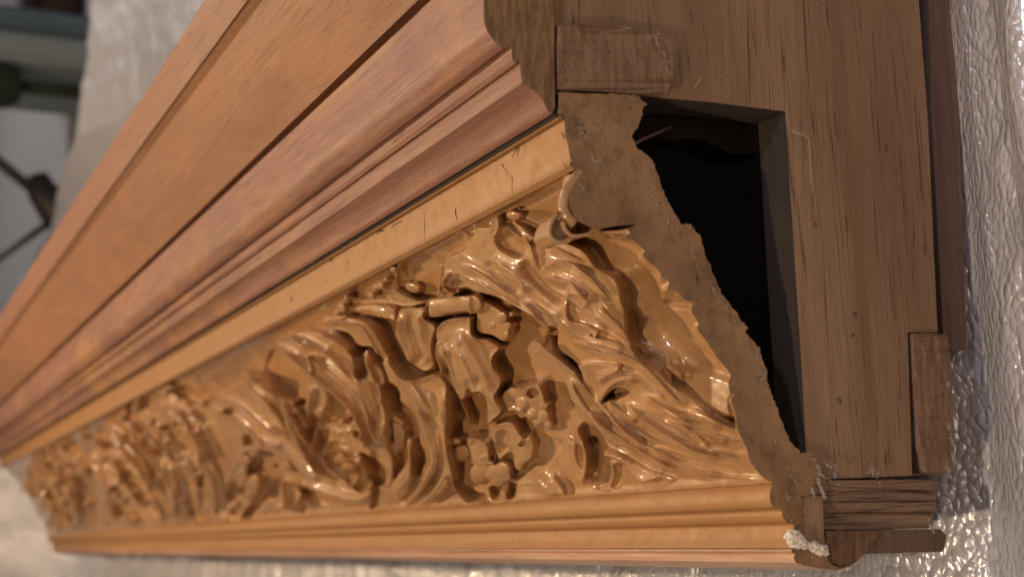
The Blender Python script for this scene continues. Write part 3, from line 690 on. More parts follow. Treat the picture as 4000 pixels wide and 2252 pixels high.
    for p, w, am in ((((80, 310), (250, 370), (390, 490), (460, 620), (520, 760), (620, 930), (740, 1080), (880, 1200)), 15, 26),
                     (((110, 390), (190, 500), (330, 600), (430, 730), (520, 860), (640, 1000), (780, 1130)), 24, -22),
                     (((430, 510), (550, 700), (650, 870), (760, 1010)), 14, 22), (((540, 570), (640, 790), (740, 980)), 13, 20),
                     (((500, 640), (600, 820), (700, 980)), 12, -18),
                     (((380, 740), (460, 860), (560, 970), (640, 1080), (760, 1190)), 22, 16),
                     (((600, 1190), (760, 1270), (900, 1310), (1060, 1330), (1150, 1270), (1150, 1150)), 22, 20),
                     (((560, 1240), (700, 1330), (900, 1380)), 14, -12),
                     (((180, 820), (300, 880), (420, 910)), 14, 18), (((230, 720), (320, 760), (400, 800)), 12, 18), (((200, 620), (260, 700), (360, 790)), 12, 14)):
        line(R('F', *p), w, am, 'gauss' if w > 17 else 'cusp', 0)
    plate(R('F', (270, 300), (320, 130), (400, 130), (500, 190), (600, 270), (520, 310), (500, 380), (400, 430), (300, 380)), -150, 14, mode='min', wob=4)
    # almond bud and its loop
    plate(R('F', (560, 380), (640, 370), (720, 390), (790, 460), (800, 560), (750, 680), (700, 690), (660, 640), (640, 740), (610, 660), (545, 560), (535, 450)), -48, 10, None, name='bud', rim=8, dome=10)
    blob(*R('F', (710, 645))[0], 22, -22, name='bead')
    plate(R('F', (545, 530), (590, 510), (640, 520), (610, 590), (550, 590)), -140, 7, mode='min')
    line(R('F', (680, 420), (660, 540), (650, 700)), 9, 15, 'cusp', -35)
    plate(R('F', (770, 620), (860, 560), (940, 570), (930, 640), (840, 700), (760, 690)), -140, 10, mode='min')
    plate(R('F', (630, 750), (720, 720), (700, 860), (740, 960), (660, 880)), -130, 10, mode='min')
    # tight scroll with worn berries
    plate(R('F', (740, 740), (860, 700), (960, 720), (1100, 800), (1160, 960), (1140, 1180), (1050, 1260), (900, 1230), (800, 1120), (750, 980)), -42, 14, None, name='scroll')
    for p in (((730, 720), (715, 860), (750, 990), (850, 1120)), ((810, 960), (850, 925), (930, 950), (960, 1010)), ((870, 1080), (880, 1030), (960, 1020), (1040, 1060), (1060, 1160), (1000, 1220), (920, 1200)),
              ((930, 1130), (940, 1090), (1000, 1090), (1010, 1150)), ((780, 1000), (800, 900), (860, 860)), ((1040, 1010), (1110, 1080), (1140, 1200)), ((980, 820), (1080, 850), (1130, 930))):
        line(R('F', *p), 10, 20, 'cusp', -30)
    for x, y, r in ((830, 800, 16), (870, 810, 14), (820, 850, 12), (940, 800, 15), (890, 720, 14), (1000, 740, 16), (960, 640, 20), (1000, 1000, 14), (1010, 1090, 16), (900, 890, 12), (1080, 850, 14), (985, 1160, 13)): blob(*R('F', (x, y))[0], r, -30, name='bead')
    plate(R('F', (740, 790), (800, 760), (790, 860), (780, 950), (740, 900)), -110, 8, mode='min')
    plate(R('F', (980, 780), (1070, 790), (1060, 850), (990, 850)), -110, 8, mode='min')
    plate(R('F', (1040, 950), (1110, 960), (1180, 1010), (1260, 1120), (1250, 1230), (1170, 1240), (1150, 1120), (1090, 1020)), -150, 10, mode='min')
    plate(R('F', (1165, 1250), (1215, 1240), (1190, 1410), (1110, 1430), (1150, 1360)), -90, 8, mode='min')
    plate(R('F', (1200, 1250), (1250, 1240), (1290, 1290), (1300, 1400), (1220, 1400)), -12, 9, None, name='leaf_tip', rim=6)
    # ---- rosette over the pit
    plate(R('C', (520, 690), (600, 640), (720, 620), (840, 600), (890, 680), (920, 800), (960, 980), (860, 1000), (760, 900), (640, 880), (560, 860)), -45, 14, R('C', (600, 740, -30), (800, 640, -25), (850, 900, -60), (700, 820, -50)), name='rosette_petal', rim=3, dome=10)
    line(R('C', (670, 670), (740, 620), (830, 600), (880, 680), (900, 800)), 12, 17, 'cusp', -25)
    plate(R('C', (730, 680), (800, 640), (860, 700), (820, 740), (750, 740)), -90, 10, mode='min')
    for x, y, r, h in ((560, 740, 22, -28), (620, 700, 26, -18), (690, 780, 28, -14), (610, 800, 24, -22), (870, 880, 26, -40), (900, 960, 22, -50), (780, 860, 26, -34), (830, 930, 20, -40), (700, 860, 20, -34), (880, 790, 18, -30)): blob(*R('C', (x, y))[0], r, h, name='rosette_bead')
    line(R('C', (560, 840), (640, 820), (740, 860), (820, 960), (850, 1080)), 12, 10, 'cusp', -30)
    plate(R('C', (430, 990), (470, 930), (560, 900), (640, 900), (700, 980), (730, 1040), (770, 990), (810, 1060), (825, 1160), (790, 1250), (730, 1270), (715, 1350), (660, 1350), (620, 1310), (610, 1180), (560, 1240), (500, 1260), (470, 1150), (440, 1080)), -25, 16, None, name='rosette_petal', rim=6, dome=26)
    line(R('C', (470, 945), (560, 915), (640, 930), (700, 1020), (730, 1140)), 16, 12, 'gauss', 35)
    plate(R('C', (480, 1020), (560, 980), (620, 1040), (600, 1160), (530, 1210), (490, 1140)), -52, 14, mode='min', wob=4)
    plate(R('C', (690, 1060), (740, 1060), (745, 1120), (700, 1150), (660, 1140)), -56, 10, mode='min')
    plate(R('C', (240, 1070), (280, 1020), (350, 1050), (400, 1050), (460, 1110), (470, 1200), (500, 1280), (420, 1280), (300, 1290), (270, 1180)), 8, 10, None, name='rosette_petal', rim=6, dome=22)
    line(R('C', (300, 1080), (350, 1140), (390, 1210)), 14, -9, 'gauss', 0)
    line(R('C', (260, 1060), (330, 1040), (400, 1080), (450, 1150), (480, 1250)), 9, 12, 'cusp', 0)
    plate(R('C', (425, 1090), (470, 1110), (480, 1260), (440, 1240)), -60, 8, mode='min')
    for x, y, r, hh, sq in ((200, 1185, 38, -14, .9), (155, 1085, 26, -12, .6), (330, 1360, 42, -5, 1), (460, 1340, 34, 6, 1), (530, 1330, 36, 8, 1), (500, 1390, 34, 4, .9), (390, 1300, 26, 4, 1), (570, 1370, 20, 0, 1)):
        blob(*R('C', (x, y))[0], r, hh, squash=sq, name='rosette_petal')
    # crescent under the rosette
    plate(R('G', (590, 640), (650, 660), (690, 780), (760, 870), (830, 870), (860, 930), (780, 930), (700, 910), (640, 840), (600, 760)), -75, 14, mode='min')
    line(R('G', (578, 640), (588, 770), (635, 850), (720, 925), (800, 930), (860, 900)), 12, 30, 'cusp', 0)
    plate(R('G', (840, 830), (960, 800), (1010, 930), (990, 990), (930, 980), (880, 900)), -130, 14, mode='min', wob=4)
    plate(R('G', (1000, 780), (1080, 800), (1070, 900), (1020, 950)), -110, 10, mode='min')
    line(R('G', (960, 820), (990, 900), (1040, 980)), 14, 24, 'gauss', -20)
    plate(R('G', (1080, 800), (1240, 780), (1340, 900), (1300, 990), (1100, 990), (1050, 920)), -38, 16, None, name='small_leaf', rim=4)
    plate(R('G', (1270, 900), (1340, 930), (1350, 980), (1300, 1000), (1260, 960)), -90, 8, mode='min')
    line(R('G', (1230, 740), (1330, 830), (1420, 960)), 30, 26, 'gauss', -10)
    line(R('G', (1360, 710), (1440, 800), (1480, 900)), 12, 20, 'cusp', -5)
    blob(*R('G', (1240, 890))[0], 16, -20, name='pip')
    # left middle of the far cluster: dark pits and berries
    plate(R('F', (210, 1060), (300, 1000), (380, 1060), (430, 1120), (400, 1220), (410, 1300), (330, 1380), (230, 1420), (180, 1440), (240, 1330), (280, 1250), (220, 1160), (150, 1130)), -140, 12, mode='min', wob=4)
    for x, y, r in ((200, 1230, 44), (90, 1040, 34), (250, 1080, 26), (320, 1160, 24), (60, 1150, 34), (120, 1300, 30), (440, 1080, 24), (300, 1400, 34), (370, 1430, 24), (30, 1000, 26), (180, 960, 22)): blob(*R('F', (x, y))[0], r, -12, name='bead')
    plate(R('F', (50, 1240), (130, 1230), (160, 1290), (90, 1330), (50, 1300)), -100, 10, mode='min')
    plate(R('F', (490, 1190), (540, 1200), (560, 1270), (530, 1300), (500, 1250)), -90, 8, mode='min')
    for p in (((440, 1160), (470, 1300), (470, 1440)), ((560, 1180), (620, 1300), (700, 1400)), ((600, 1300), (560, 1380), (540, 1450)), ((0, 530), (100, 600), (220, 640)), ((-20, 620), (80, 700), (130, 780)), ((0, 770), (120, 830), (200, 850))):
        line(R('F', *p), 12, 20, 'cusp', -10)
    plate(R('F', (70, 830), (190, 850), (200, 920), (130, 960), (60, 900)), -90, 14, mode='min')

def veins(A_, B_, n, w, amp, h=0):
    a, b = curve(A_, 10), curve(B_, 10)
    q = np.linspace(0, 1, 14)
    f = lambda c: np.stack([np.interp(q, np.linspace(0, 1, len(c)), c[:, i]) for i in (0, 1)], -1)
    a, b = f(a), f(b)
    for k in range(n):
        t = (k + 1) / (n + 1); line([tuple(p) for p in a * (1 - t) + b * t], w, amp * (1 + .3 * math.sin(k * 2.1)), 'cusp', h, .25)
carve_0 = carve
def carve():
    carve_0()
    b = R('A', (650, 960), (800, 1020), (960, 1130), (1120, 1270), (1300, 1450))
    veins(R('A', (600, 650), (850, 780), (1080, 960), (1230, 1190), (1330, 1400)), b, 3, 11, 3.4)
    veins(b, R('A', (880, 1350), (1050, 1410)) + R('D', (60, 50), (300, 150), (440, 260), (620, 420)), 2, 11, 3.4)
    veins(R('D', (400, 510), (660, 630), (900, 690), (1180, 760)), R('D', (0, 590), (260, 830), (560, 1010), (900, 1130), (1250, 1190)), 7, 11, 3.4)
    veins(R('A', (60, 1130), (300, 1190), (600, 1350), (740, 1430)), R('A', (250, 870), (480, 1000), (650, 1180), (850, 1330)), 4, 11, 4.2)
    veins(R('A', (0, 720), (140, 820), (300, 960), (480, 1110)), R('A', (-60, 1040), (100, 1100), (300, 1190), (480, 1290)), 3, 11, 3.4)
    l1 = R('F', (370, 90), (620, 260), (900, 490), (1110, 800), (1180, 980)); l2 = R('F', (560, 40), (850, 200), (1050, 410), (1160, 720), (1210, 940))
    l3 = R('F', (850, 60), (1020, 200), (1080, 440), (1190, 740), (1240, 960)); l4 = R('F', (1080, 130), (1200, 360), (1290, 640), (1280, 1000))
    veins(l1, l2, 2, 10, 3.4); veins(l2, l3, 1, 10, 3.4); veins(l3, l4, 2, 10, 3.4)
    veins(R('F', (80, 310), (390, 490), (520, 760), (740, 1080), (900, 1230)), R('F', (200, 760), (420, 900), (600, 1060), (800, 1220), (1000, 1320)), 4, 10, 3.4)
    veins(R('F', (430, 510), (550, 700), (650, 870), (760, 1010)), R('F', (80, 310), (390, 490), (520, 760), (740, 1060)), 2, 10, 3.4)
    g1 = R('G', (60, -170), (250, 60), (380, 440), (400, 700), (200, 960)); g2 = R('G', (230, -20), (410, 260), (500, 600), (460, 760), (260, 980)); g3 = R('G', (480, 0), (530, 520), (560, 700), (500, 850), (360, 975))
    veins(g1, g2, 2, 10, 4.2); veins(g2, g3, 2, 10, 4.2)
    veins(R('C', (70, 280), (130, 480), (200, 740)), R('C', (240, 260), (400, 560), (560, 850)), 3, 10, 3.4)
    veins(R('E', (530, 460), (560, 650), (650, 890)), R('E', (740, 430), (760, 620), (800, 880)), 3, 10, 3.4)
    veins(R('E', (60, 460), (260, 440), (440, 580), (520, 800)), R('E', (300, 400), (480, 450), (560, 620), (640, 860)), 3, 10, 3.4)
    veins(R('D', (60, 1000), (120, 1100), (80, 1280)), R('D', (330, 1060), (350, 1180), (280, 1290)), 4, 10, 3.4)
carve()
# the same motif comes again further along, smaller with distance
keep = s2[:, 0] > .0
for s_cut, s_at in ((.47, .47), (.305, .307)):
    SHIFT = dY(s_at)
    H1 = H.copy(); ID1 = ID.copy()
    carve()
    mk = smooth((s_cut - .01 - s2 - .05 * w2) / .02 + 1.2); H[:] = H1 * (1 - mk) + H * mk; ID = np.where(mk > .5, ID, ID1)
SHIFT = None
def carve_far():
    plate(R('H', (540, 660), (620, 610), (720, 560), (850, 520), (950, 470), (1060, 520), (1180, 470), (1300, 400), (1400, 440), (1500, 560), (1540, 700), (1560, 820), (1440, 780), (1330, 780), (1260, 900), (1220, 1000), (1230, 1140), (1000, 1190), (900, 1190), (800, 1090), (700, 960), (600, 800)), -38, 8,
          R('H', (650, 650, -45), (900, 520, -50), (1300, 440, -45), (800, 800, -20), (1100, 800, -15), (1450, 650, -10), (950, 1100, -5), (1180, 1100, -5), (1000, 600, -30)), name='fluted_leaf', rim=2)
    for p in (((850, 520), (960, 560), (1040, 680), (1090, 800), (1110, 930)), ((700, 590), (860, 640), (980, 760), (1060, 900), (1080, 1130)), ((640, 620), (790, 680), (900, 780), (990, 920), (1020, 1150)),
              ((600, 660), (760, 740), (860, 850), (940, 1000), (960, 1180)), ((570, 730), (680, 800), (780, 920), (860, 1050), (900, 1180)), ((1000, 540), (1100, 620), (1160, 720), (1210, 820)),
              ((1120, 540), (1270, 590), (1370, 680), (1430, 770)), ((1180, 480), (1300, 530), (1410, 620), (1500, 700)), ((1040, 800), (1120, 860), (1160, 960), (1170, 1140)), ((950, 640), (1060, 700), (1130, 800), (1200, 960), (1200, 1120)),
              ((1300, 400), (1400, 470), (1500, 580), (1560, 700))):
        line(R('H', *p), 8, 13, 'cusp', -20)
    for p, h in ((((530, 660), (620, 650), (640, 740), (560, 770)), -120), (((1040, 430), (1100, 340), (1220, 330), (1240, 400), (1150, 480), (1060, 500)), -120), (((1200, 540), (1260, 540), (1250, 580), (1200, 580)), -100),
                 (((1300, 690), (1350, 680), (1370, 740), (1310, 750)), -100), (((850, 820), (900, 830), (905, 890), (860, 880)), -100), (((1060, 900), (1110, 890), (1100, 970), (1060, 980)), -100), (((910, 940), (960, 920), (950, 980), (915, 1000)), -100),
                 (((1330, 860), (1400, 780), (1450, 800), (1520, 880), (1490, 1000), (1400, 1060), (1350, 1150), (1300, 1130), (1380, 1000), (1400, 920)), -130), (((580, 1040), (660, 1060), (680, 1100), (610, 1150)), -90), (((340, 730), (400, 720), (400, 770), (340, 780)), -80), (((160, 840), (240, 840), (240, 900), (180, 900)), -80)):
        plate(R('H', *p), h * .8, 8, mode='min', wob=3)
    for x, y, r in ((430, 695, 13), (350, 725, 12), (265, 765, 12), (650, 595, 12), (600, 625, 9), (880, 462, 12), (1085, 520, 14), (1110, 640, 12), (1190, 720, 10), (1380, 600, 12), (1410, 605, 11), (1490, 655, 14), (700, 870, 14), (540, 820, 18), (430, 880, 18), (300, 990, 16), (620, 1190, 16), (560, 1150, 14), (460, 1060, 16),
                    (190, 1150, 12), (340, 1180, 16), (120, 985, 10), (1300, 930, 20), (1350, 970, 18), (1260, 1060, 18), (1420, 1090, 18), (760, 900, 14), (820, 930, 12)):
        blob(*R('H', (x, y))[0], r, -8, name='bead')
carve_far()
# far stretch: everything is also gently uneven
hi = fbm(np.broadcast_to((BY * 60), H.shape), w2 * 9, 3, 21)
H += hi * 5 * s2 + fbm(BY * 260, w2 * 42, 3, 31) * 1.6 * s2
# the seams towards fillet and base moulding
edge_w = smooth(np.minimum(w2, 1) / .018) * smooth((1 - w2) / .03)
H *= edge_w
# sawn end: surface meets the traced section
E = np.interp(wg, ew, eh)
E = E + rng.normal(0, 1.0, NW)
def blur(a):
    for ax in (0, 1):
        p = np.concatenate([np.take(a, [0], ax), a, np.take(a, [-1], ax)], ax)
        n_ = a.shape[ax]; a = .25 * np.take(p, range(0, n_), ax) + .5 * np.take(p, range(1, n_ + 1), ax) + .25 * np.take(p, range(2, n_ + 2), ax)
    return a
H[:] = blur(H)
yl = BY + DIR[1] * E[None] * MPP
bl = smooth((yl - Y0) / .0018); H[:] = H * bl + E[None] * (1 - bl)
# the curled lip that stands proud beside the cut
SHIFT = None
plate(R('A', (820, 170), (900, 150), (985, 150), (905, 280), (870, 350), (870, 430), (915, 545), (860, 545), (800, 490), (790, 380), (805, 300)), 70, 9, R('A', (900, 190, 15), (860, 300, 60), (850, 430, 95), (870, 520, 95)), name='leaf_lip', rim=3)
plate(R('A', (720, 610), (735, 540), (795, 465), (830, 520), (835, 560), (870, 640), (925, 665), (880, 710), (820, 722), (765, 705)), 105, 9, None, name='leaf_lip', rim=6)
plate(R('A', (745, 620), (775, 550), (815, 520), (840, 590), (870, 650), (905, 675), (860, 705), (800, 700), (760, 665)), 20, 10, mode='min')
G3 = P_at(H)
# the saw cut: every column starts exactly at the plane Y = Y0
for j in range(NW):
    y = G3[:, j, 1]; i = int(np.nonzero(y <= Y0)[0].max()) + 1 if (y <= Y0).any() else 1
    f = (Y0 - y[i - 1]) / (y[i] - y[i - 1] + 1e-9); G3[:i, j] = G3[i - 1, j] + (G3[i, j] - G3[i - 1, j]) * np.clip(f, 0, 1)
    G3[:i, j, 1] = Y0
# split into the modelled elements
fid = ID[:-1, :-1]
names = {}
Vall = G3
idx = np.arange(NU * NW).reshape(NU, NW)
off = np.array(parent_loc(root))
flatV = (G3 - off).reshape(-1, 3).astype('f4')
from itertools import groupby
Q = np.stack([idx[:-1, :-1], idx[1:, :-1], idx[1:, 1:], idx[:-1, 1:]], -1)
live = np.abs(np.cross(G3[1:, :-1] - G3[:-1, :-1], G3[:-1, 1:] - G3[:-1, :-1])).max(-1) + np.abs(np.cross(G3[1:, 1:] - G3[:-1, 1:], G3[1:, 1:] - G3[1:, :-1])).max(-1) > 1e-14
cnt = np.bincount(fid[live], minlength=len(IDS))
small = cnt < 60
fid = np.where(small[fid], 0, fid)
# smooth normals of the whole sheet, so that the elements join without a visible seam
Nn = np.cross(np.gradient(G3, axis=0), np.gradient(G3, axis=1)); Nn /= np.linalg.norm(Nn, axis=-1, keepdims=True) + 1e-12
tocam = (CAM - G3); 
if (Nn * tocam).sum(-1).mean() < 0: Nn = -Nn
Nf = Nn.reshape(-1, 3)
flip = np.cross(flatV[Q[900, 500, 1]] - flatV[Q[900, 500, 0]], flatV[Q[900, 500, 3]] - flatV[Q[900, 500, 0]]) @ Nf[Q[900, 500, 0]] < 0
if flip: Q = Q[..., ::-1]
for g in np.unique(fid):
    q = Q[(fid == g) & live].reshape(-1, 4)
    if len(q) == 0: continue
    u, inv = np.unique(q, return_inverse=True); inv = inv.reshape(-1, 4).astype('i4')
    me = bpy.data.meshes.new(IDS[g])
    me.vertices.add(len(u)); me.vertices.foreach_set('co', flatV[u].ravel())
    me.loops.add(inv.size); me.loops.foreach_set('vertex_index', inv.ravel())
    me.polygons.add(len(inv)); me.polygons.foreach_set('loop_start', np.arange(0, inv.size, 4, dtype='i4')); me.polygons.foreach_set('loop_total', np.full(len(inv), 4, 'i4'))
    me.polygons.foreach_set('use_smooth', np.ones(len(inv), bool))
    me.materials.append(M_compo); me.update(calc_edges=True)
    me.normals_split_custom_set_from_vertices(Nf[u].tolist())
    o = bpy.data.objects.new(IDS[g], me); C.objects.link(o); o.parent = root

# sawn face of the compo, between the carved surface and the ragged inner edge
inner = D([(1475, 236), (1560, 236), (1608, 241), (1612, 250), (1630, 262), (1618, 266), (1616, 281), (1606, 315), (1590, 339), (1600, 369), (1622, 386), (1640, 400), (1658, 449), (1671, 489), (1698, 538), (1713, 562), (1728, 566), (1750, 580), (1763, 596), (1769, 627), (1784, 664), (1803, 711), (1815, 739), (1843, 773), (1862, 804), (1877, 838), (1905, 869), (1918, 907), (1927, 928), (1930, 963), (1944, 997), (1958, 1036), (1972, 1076), (1990, 1112), (2014, 1137), (2042, 1136), (2062, 1168), (2077, 1206), (2074, 1240)])
innr = []
for i in range(len(inner) - 1):
    p, q = np.array(inner[i]), np.array(inner[i + 1]); n = max(1, int(np.linalg.norm(q - p) / 9))
    for k in range(n): innr.append(p + (q - p) * k / n + rng.normal(0, 2.0, 2))
innr.append(np.array(inner[-1]))
outer3 = G3[0, ::2]                                            # exact edge of the carved surface
top = [W3(*p, Y0) for p in D([(1405, 232), (1402, 288), (1410, 288), (1417, 285), (1421, 310), (1424, 337), (1430, 366), (1437, 395), (1434, 413)])]
bot = [W3(*p, Y0) for p in D(base[1:] + [(2036, 1381), (2023, 1346), (2019, 1310), (2016, 1246)])]
inn3 = np.array([W3(p[0], p[1], Y0) for p in innr])
outer3 = outer3[2:-1]
ring = np.concatenate([np.array(top), outer3, np.array(bot), inn3[::-1]])
inn_start = len(top) + len(outer3) + len(bot)
tri = tessellate_polygon([[Vector((p[0], p[2], 0)) for p in ring]])
V = [tuple(p) for p in ring]; fc = [tuple(t) for t in tri]; fm = [1] * len(fc)
nI = len(inn3); b0 = len(V)
back = ring[inn_start:].copy(); back[:, 1] += .16 ; V += [tuple(p) for p in back]
mid0 = len(V)
for i in range(nI - 1):
    fc.append((inn_start + i, inn_start + i + 1, b0 + i + 1, b0 + i)); fm.append(1)
mesh_obj('sawn_face', V, fc, [M_body, M_body], root, False, fm)

# ------------------------------------------------------------------ packing foam, floor and the room beyond
def floor_pt(px, py, z=0.0):                                   # 2575-wide pixel -> point on the level z
    r = ray(px / K, py / K); t = (z - CZ) / r[2]; return r * t + CAM
def foam_mat():
    m, nt, b = node_mat('packing_foam'); n = NB(nt)
    v = n.map((1, 1, 1)); vs = n.map((.72, 1, 1))
    warp = n.nt.nodes.new('ShaderNodeVectorMath'); warp.operation = 'ADD'
    wn = n.nt.nodes.new('ShaderNodeTexNoise'); wn.inputs['Scale'].default_value = 45; n.nt.links.new(v, wn.inputs['Vector'])
    sc_ = n.nt.nodes.new('ShaderNodeVectorMath'); sc_.operation = 'SCALE'; sc_.inputs['Scale'].default_value = .009
    n.nt.links.new(wn.outputs['Color'], sc_.inputs[0]); n.nt.links.new(vs, warp.inputs[0]); n.nt.links.new(sc_.outputs[0], warp.inputs[1])
    cellv = n.vor(warp.outputs[0], 380); cell = n.math('MULTIPLY', cellv, cellv); cell = n.math('SUBTRACT', 1.0, cell)
    big = n.noise(v, 14, 4, .6); fine = n.noise(v, 700, 4, .65); mid = n.noise(vs, 120, 3, .6)
    col = n.mix(n.ramp(big, [(.3, 0), (.7, 1)]), (.84, .79, .80), (.93, .88, .88))
    nn = n.bump(cell, 1.0, .0011); nn = n.bump(mid, .7, .0020, nn); nn = n.bump(fine, .5, .0004, nn)
    n.out(b, col, n.ramp(mid, [(.3, .13), (.7, .26)]), nn); b.inputs['Metallic'].default_value = .30
    b.inputs['Coat Weight'].default_value = 1; b.inputs['Coat Roughness'].default_value = .05; b.inputs['Coat IOR'].default_value = 1.9
    b.inputs['Subsurface Weight'].default_value = .25; b.inputs['Subsurface Radius'].default_value = (1, .9, .9); b.inputs['Subsurface Scale'].default_value = .004
    return m
M_foam = foam_mat()
ny = 520
vy = .20 * (3.9 / .20) ** np.linspace(0, 1, ny)
vx = np.concatenate([np.linspace(-1.3, -.24, 190)[:-1], np.linspace(-.24, .09, 300), np.linspace(.09, .45, 40)[1:]])
edgeY = np.interp(vx, [-1.3, -1.0, -.90, -.80, -.70, -.60, -.52, -.45, .045, .10, .2, .45], [2.0, 1.95, 1.90, 1.90, 1.93, 2.0, 2.3, 3.7, 3.7, 3.1, 2.7, 2.4])
t = (np.log(vy) - np.log(vy[0])) / (np.log(vy[-1]) - np.log(vy[0]))
FY = vy[0] * (edgeY[None] / vy[0]) ** t[:, None]; FX = np.broadcast_to(vx[None], FY.shape).copy()
FX = FX + .02 * vnoise(FX * 3, FY * 3, 50) * np.clip(FY - .5, 0, 1)
sc = np.clip(FY / .45, 1, 4)                                    # crumples look coarser where the sheet is loose
z = .010 * fbm(FX * 7, FY * 7, 3, 60) * np.clip((FY - .2) * 3, 0, 1)
z += .0028 * (1 - np.abs(fbm(FX * 18 + 5, FY * 34, 2, 61)) * 3).clip(0, 1) ** 2
z += .0006 * fbm(FX * 110, FY * 300, 2, 62)
# bulging fold on the near side of the cornice and its second ripple
fy = Y0 - .032 + .006 * vnoise(FX * 30, FX * 0, 63) - .25 * (FX + .09)*.1
z *= smooth(np.abs(FY - Y0 - .012) / .035) * .6 + .4 * (FY > .5)
z += .009 * np.exp(-((FY - fy + .004) / .0075) ** 2) + .006 * np.exp(-((FY - fy + .026) / .008) ** 2)
z -= .010 * np.exp(-((FY - Y0 - .012) / .016) ** 2)
up = np.clip((t[:, None] - .93) / .07, 0, 1) * np.clip((-.4 - FX) / .1, 0, 1); z += .06 * up ** 2
z += .26 * np.exp(-((FY - 2.25) / .22) ** 2) * smooth((FX + .42) / .25) * (1 - .45 * smooth((FX - .0) / .12)) * (1 + .5 * fbm(FX * 5, FY * 3, 3, 70))
z = np.where((FX < .012) & (FX > -.26) & (FY > Y0 + .012) & (FY < Y0 + LEN), np.minimum(z, -.0015), z)
foam = grid_obj('packing_foam', np.stack([FX, FY, z - .0005], -1), [M_foam], None)
foam['kind'] = 'structure'
sol = foam.modifiers.new('thick', 'SOLIDIFY'); sol.thickness = .003; sol.offset = -1
M_carpet = plain('grey_carpet', (.55, .50, .45), .95, 200, .8, .004)
fl = mesh_obj('floor', [(-9, -3, -.03), (6, -3, -.03), (6, 14, -.03), (-9, 14, -.03)], [(0, 1, 2, 3)], [M_carpet], None)
fl['kind'] = 'structure'
def tag(o, label, cat, group=None):
    o['label'] = label; o['category'] = cat
    if group: o['group'] = group
def face_pt(px, py, Y):                                        # 2575-wide pixel -> point on the upright plane Y
    r = ray(px / K, py / K); return r * (Y / r[1]) + CAM
def box(name, lo, hi, m, parent=None, bev=.01):
    import bmesh
    bm = bmesh.new(); bmesh.ops.create_cube(bm, size=1)
    c = (np.array(lo) + np.array(hi)) / 2; d = np.abs(np.array(hi) - np.array(lo)); off = np.array(parent_loc(parent))
    for v in bm.verts: v.co = Vector((np.array(v.co) * d + c - off))
    bmesh.ops.bevel(bm, geom=bm.edges[:], offset=bev, segments=2, affect='EDGES')
    me = bpy.data.meshes.new(name); bm.to_mesh(me); me.materials.append(m)
    o = bpy.data.objects.new(name, me); C.objects.link(o)
    if parent: o.parent = parent
    return o
def tube(name, pts, r, m, parent=None, seg=8, r2=None):
    P = [np.array(p, float) for p in pts]; V = []; fc = []
    for i, p in enumerate(P):
        d = nrm(P[min(i + 1, len(P) - 1)] - P[max(i - 1, 0)]); u = nrm(np.cross(d, (0.3, .2, 1))); w = np.cross(d, u)
        rr = r + ((r2 if r2 is not None else r) - r) * i / (len(P) - 1)
        for k in range(seg): a = 2 * math.pi * k / seg; V.append(p + rr * (math.cos(a) * u + math.sin(a) * w))
    for i in range(len(P) - 1):
        for k in range(seg): fc.append((i * seg + k, i * seg + (k + 1) % seg, (i + 1) * seg + (k + 1) % seg, (i + 1) * seg + k))
    fc.append(tuple(range(seg))[::-1]); fc.append(tuple((len(P) - 1) * seg + k for k in range(seg)))
    return mesh_obj(name, V, fc, [m], parent, True)

# ---- blurred room behind
M_blue = plain('pale_blue_paint', (.34, .40, .42), .6, 5, .1)
M_bluedark = plain('slate_blue_paint', (.14, .21, .27), .5, 5, .1)
M_cab = wood('dark_cabinet_wood', (.07, .035, .022), (.11, .06, .04), (.03, .015, .01), 'Z', .2, .5)
M_black = plain('dark_metal', (.028, .022, .022), .5)
M_white = plain('white_card', (.85, .86, .92), .6)
M_greenb = plain('dark_green_cloth', (.035, .05, .03), .9)
Yb = 2.3
p0 = face_pt(300, 58, Yb); p1 = face_pt(300, 178, Yb); zt = face_pt(-120, 120, Yb)[2]
cb = bpy.data.objects.new('storage_cabinet', None); C.objects.link(cb); cb.location = ((p0[0] + p1[0]) / 2, Yb, -.03)
box('side_panel', (p0[0] + .035, Yb, -.03), (p1[0], Yb + .3, zt), M_blue, cb)
box('frame', (p0[0], Yb - .02, -.03), (p0[0] + .033, Yb + .3, zt), M_bluedark, cb)
tag(cb, 'pale blue painted cabinet edge standing blurred beyond the foam', 'cabinet')
Yb = 2.62; q0 = face_pt(300, -160, Yb); q1 = face_pt(300, 60, Yb)
cc = bpy.data.objects.new('wooden_chest', None); C.objects.link(cc); cc.location = ((q0[0] + q1[0]) / 2, Yb, -.03)
wz = face_pt(62, 20, Yb)[2]
box('body', (q0[0], Yb, -.03), (q1[0] + .02, Yb + .3, wz - .02), M_cab, cc); box('lid', (q0[0] - .01, Yb - .02, wz - .018), (q1[0] + .03, Yb + .31, wz), M_cab, cc, .006)
tag(cc, 'dark brown wooden chest blurred in the background behind the blue cabinet', 'chest')
w0 = face_pt(62, -60, 2.68); w1 = face_pt(-80, 34, 2.68)
wb = box('paper_box', (w0[0], 2.64, wz + .001), (w1[0], 2.84, wz + .4), M_white, None); tag(wb, 'white box resting on top of the dark brown chest', 'box')
g0 = face_pt(52, 186, 2.35); g1 = face_pt(-60, 236, 2.35)
gb = bpy.data.objects.new('dark_bundle', None); C.objects.link(gb); gb.location = ((g0[0] + g1[0]) / 2, 2.35, -.03)
th = np.linspace(0, 2 * math.pi, 25)[:-1]; hs = np.linspace(0, 1, 12)
rad = (.5 + .5 * np.sin(hs * math.pi) ** .6)
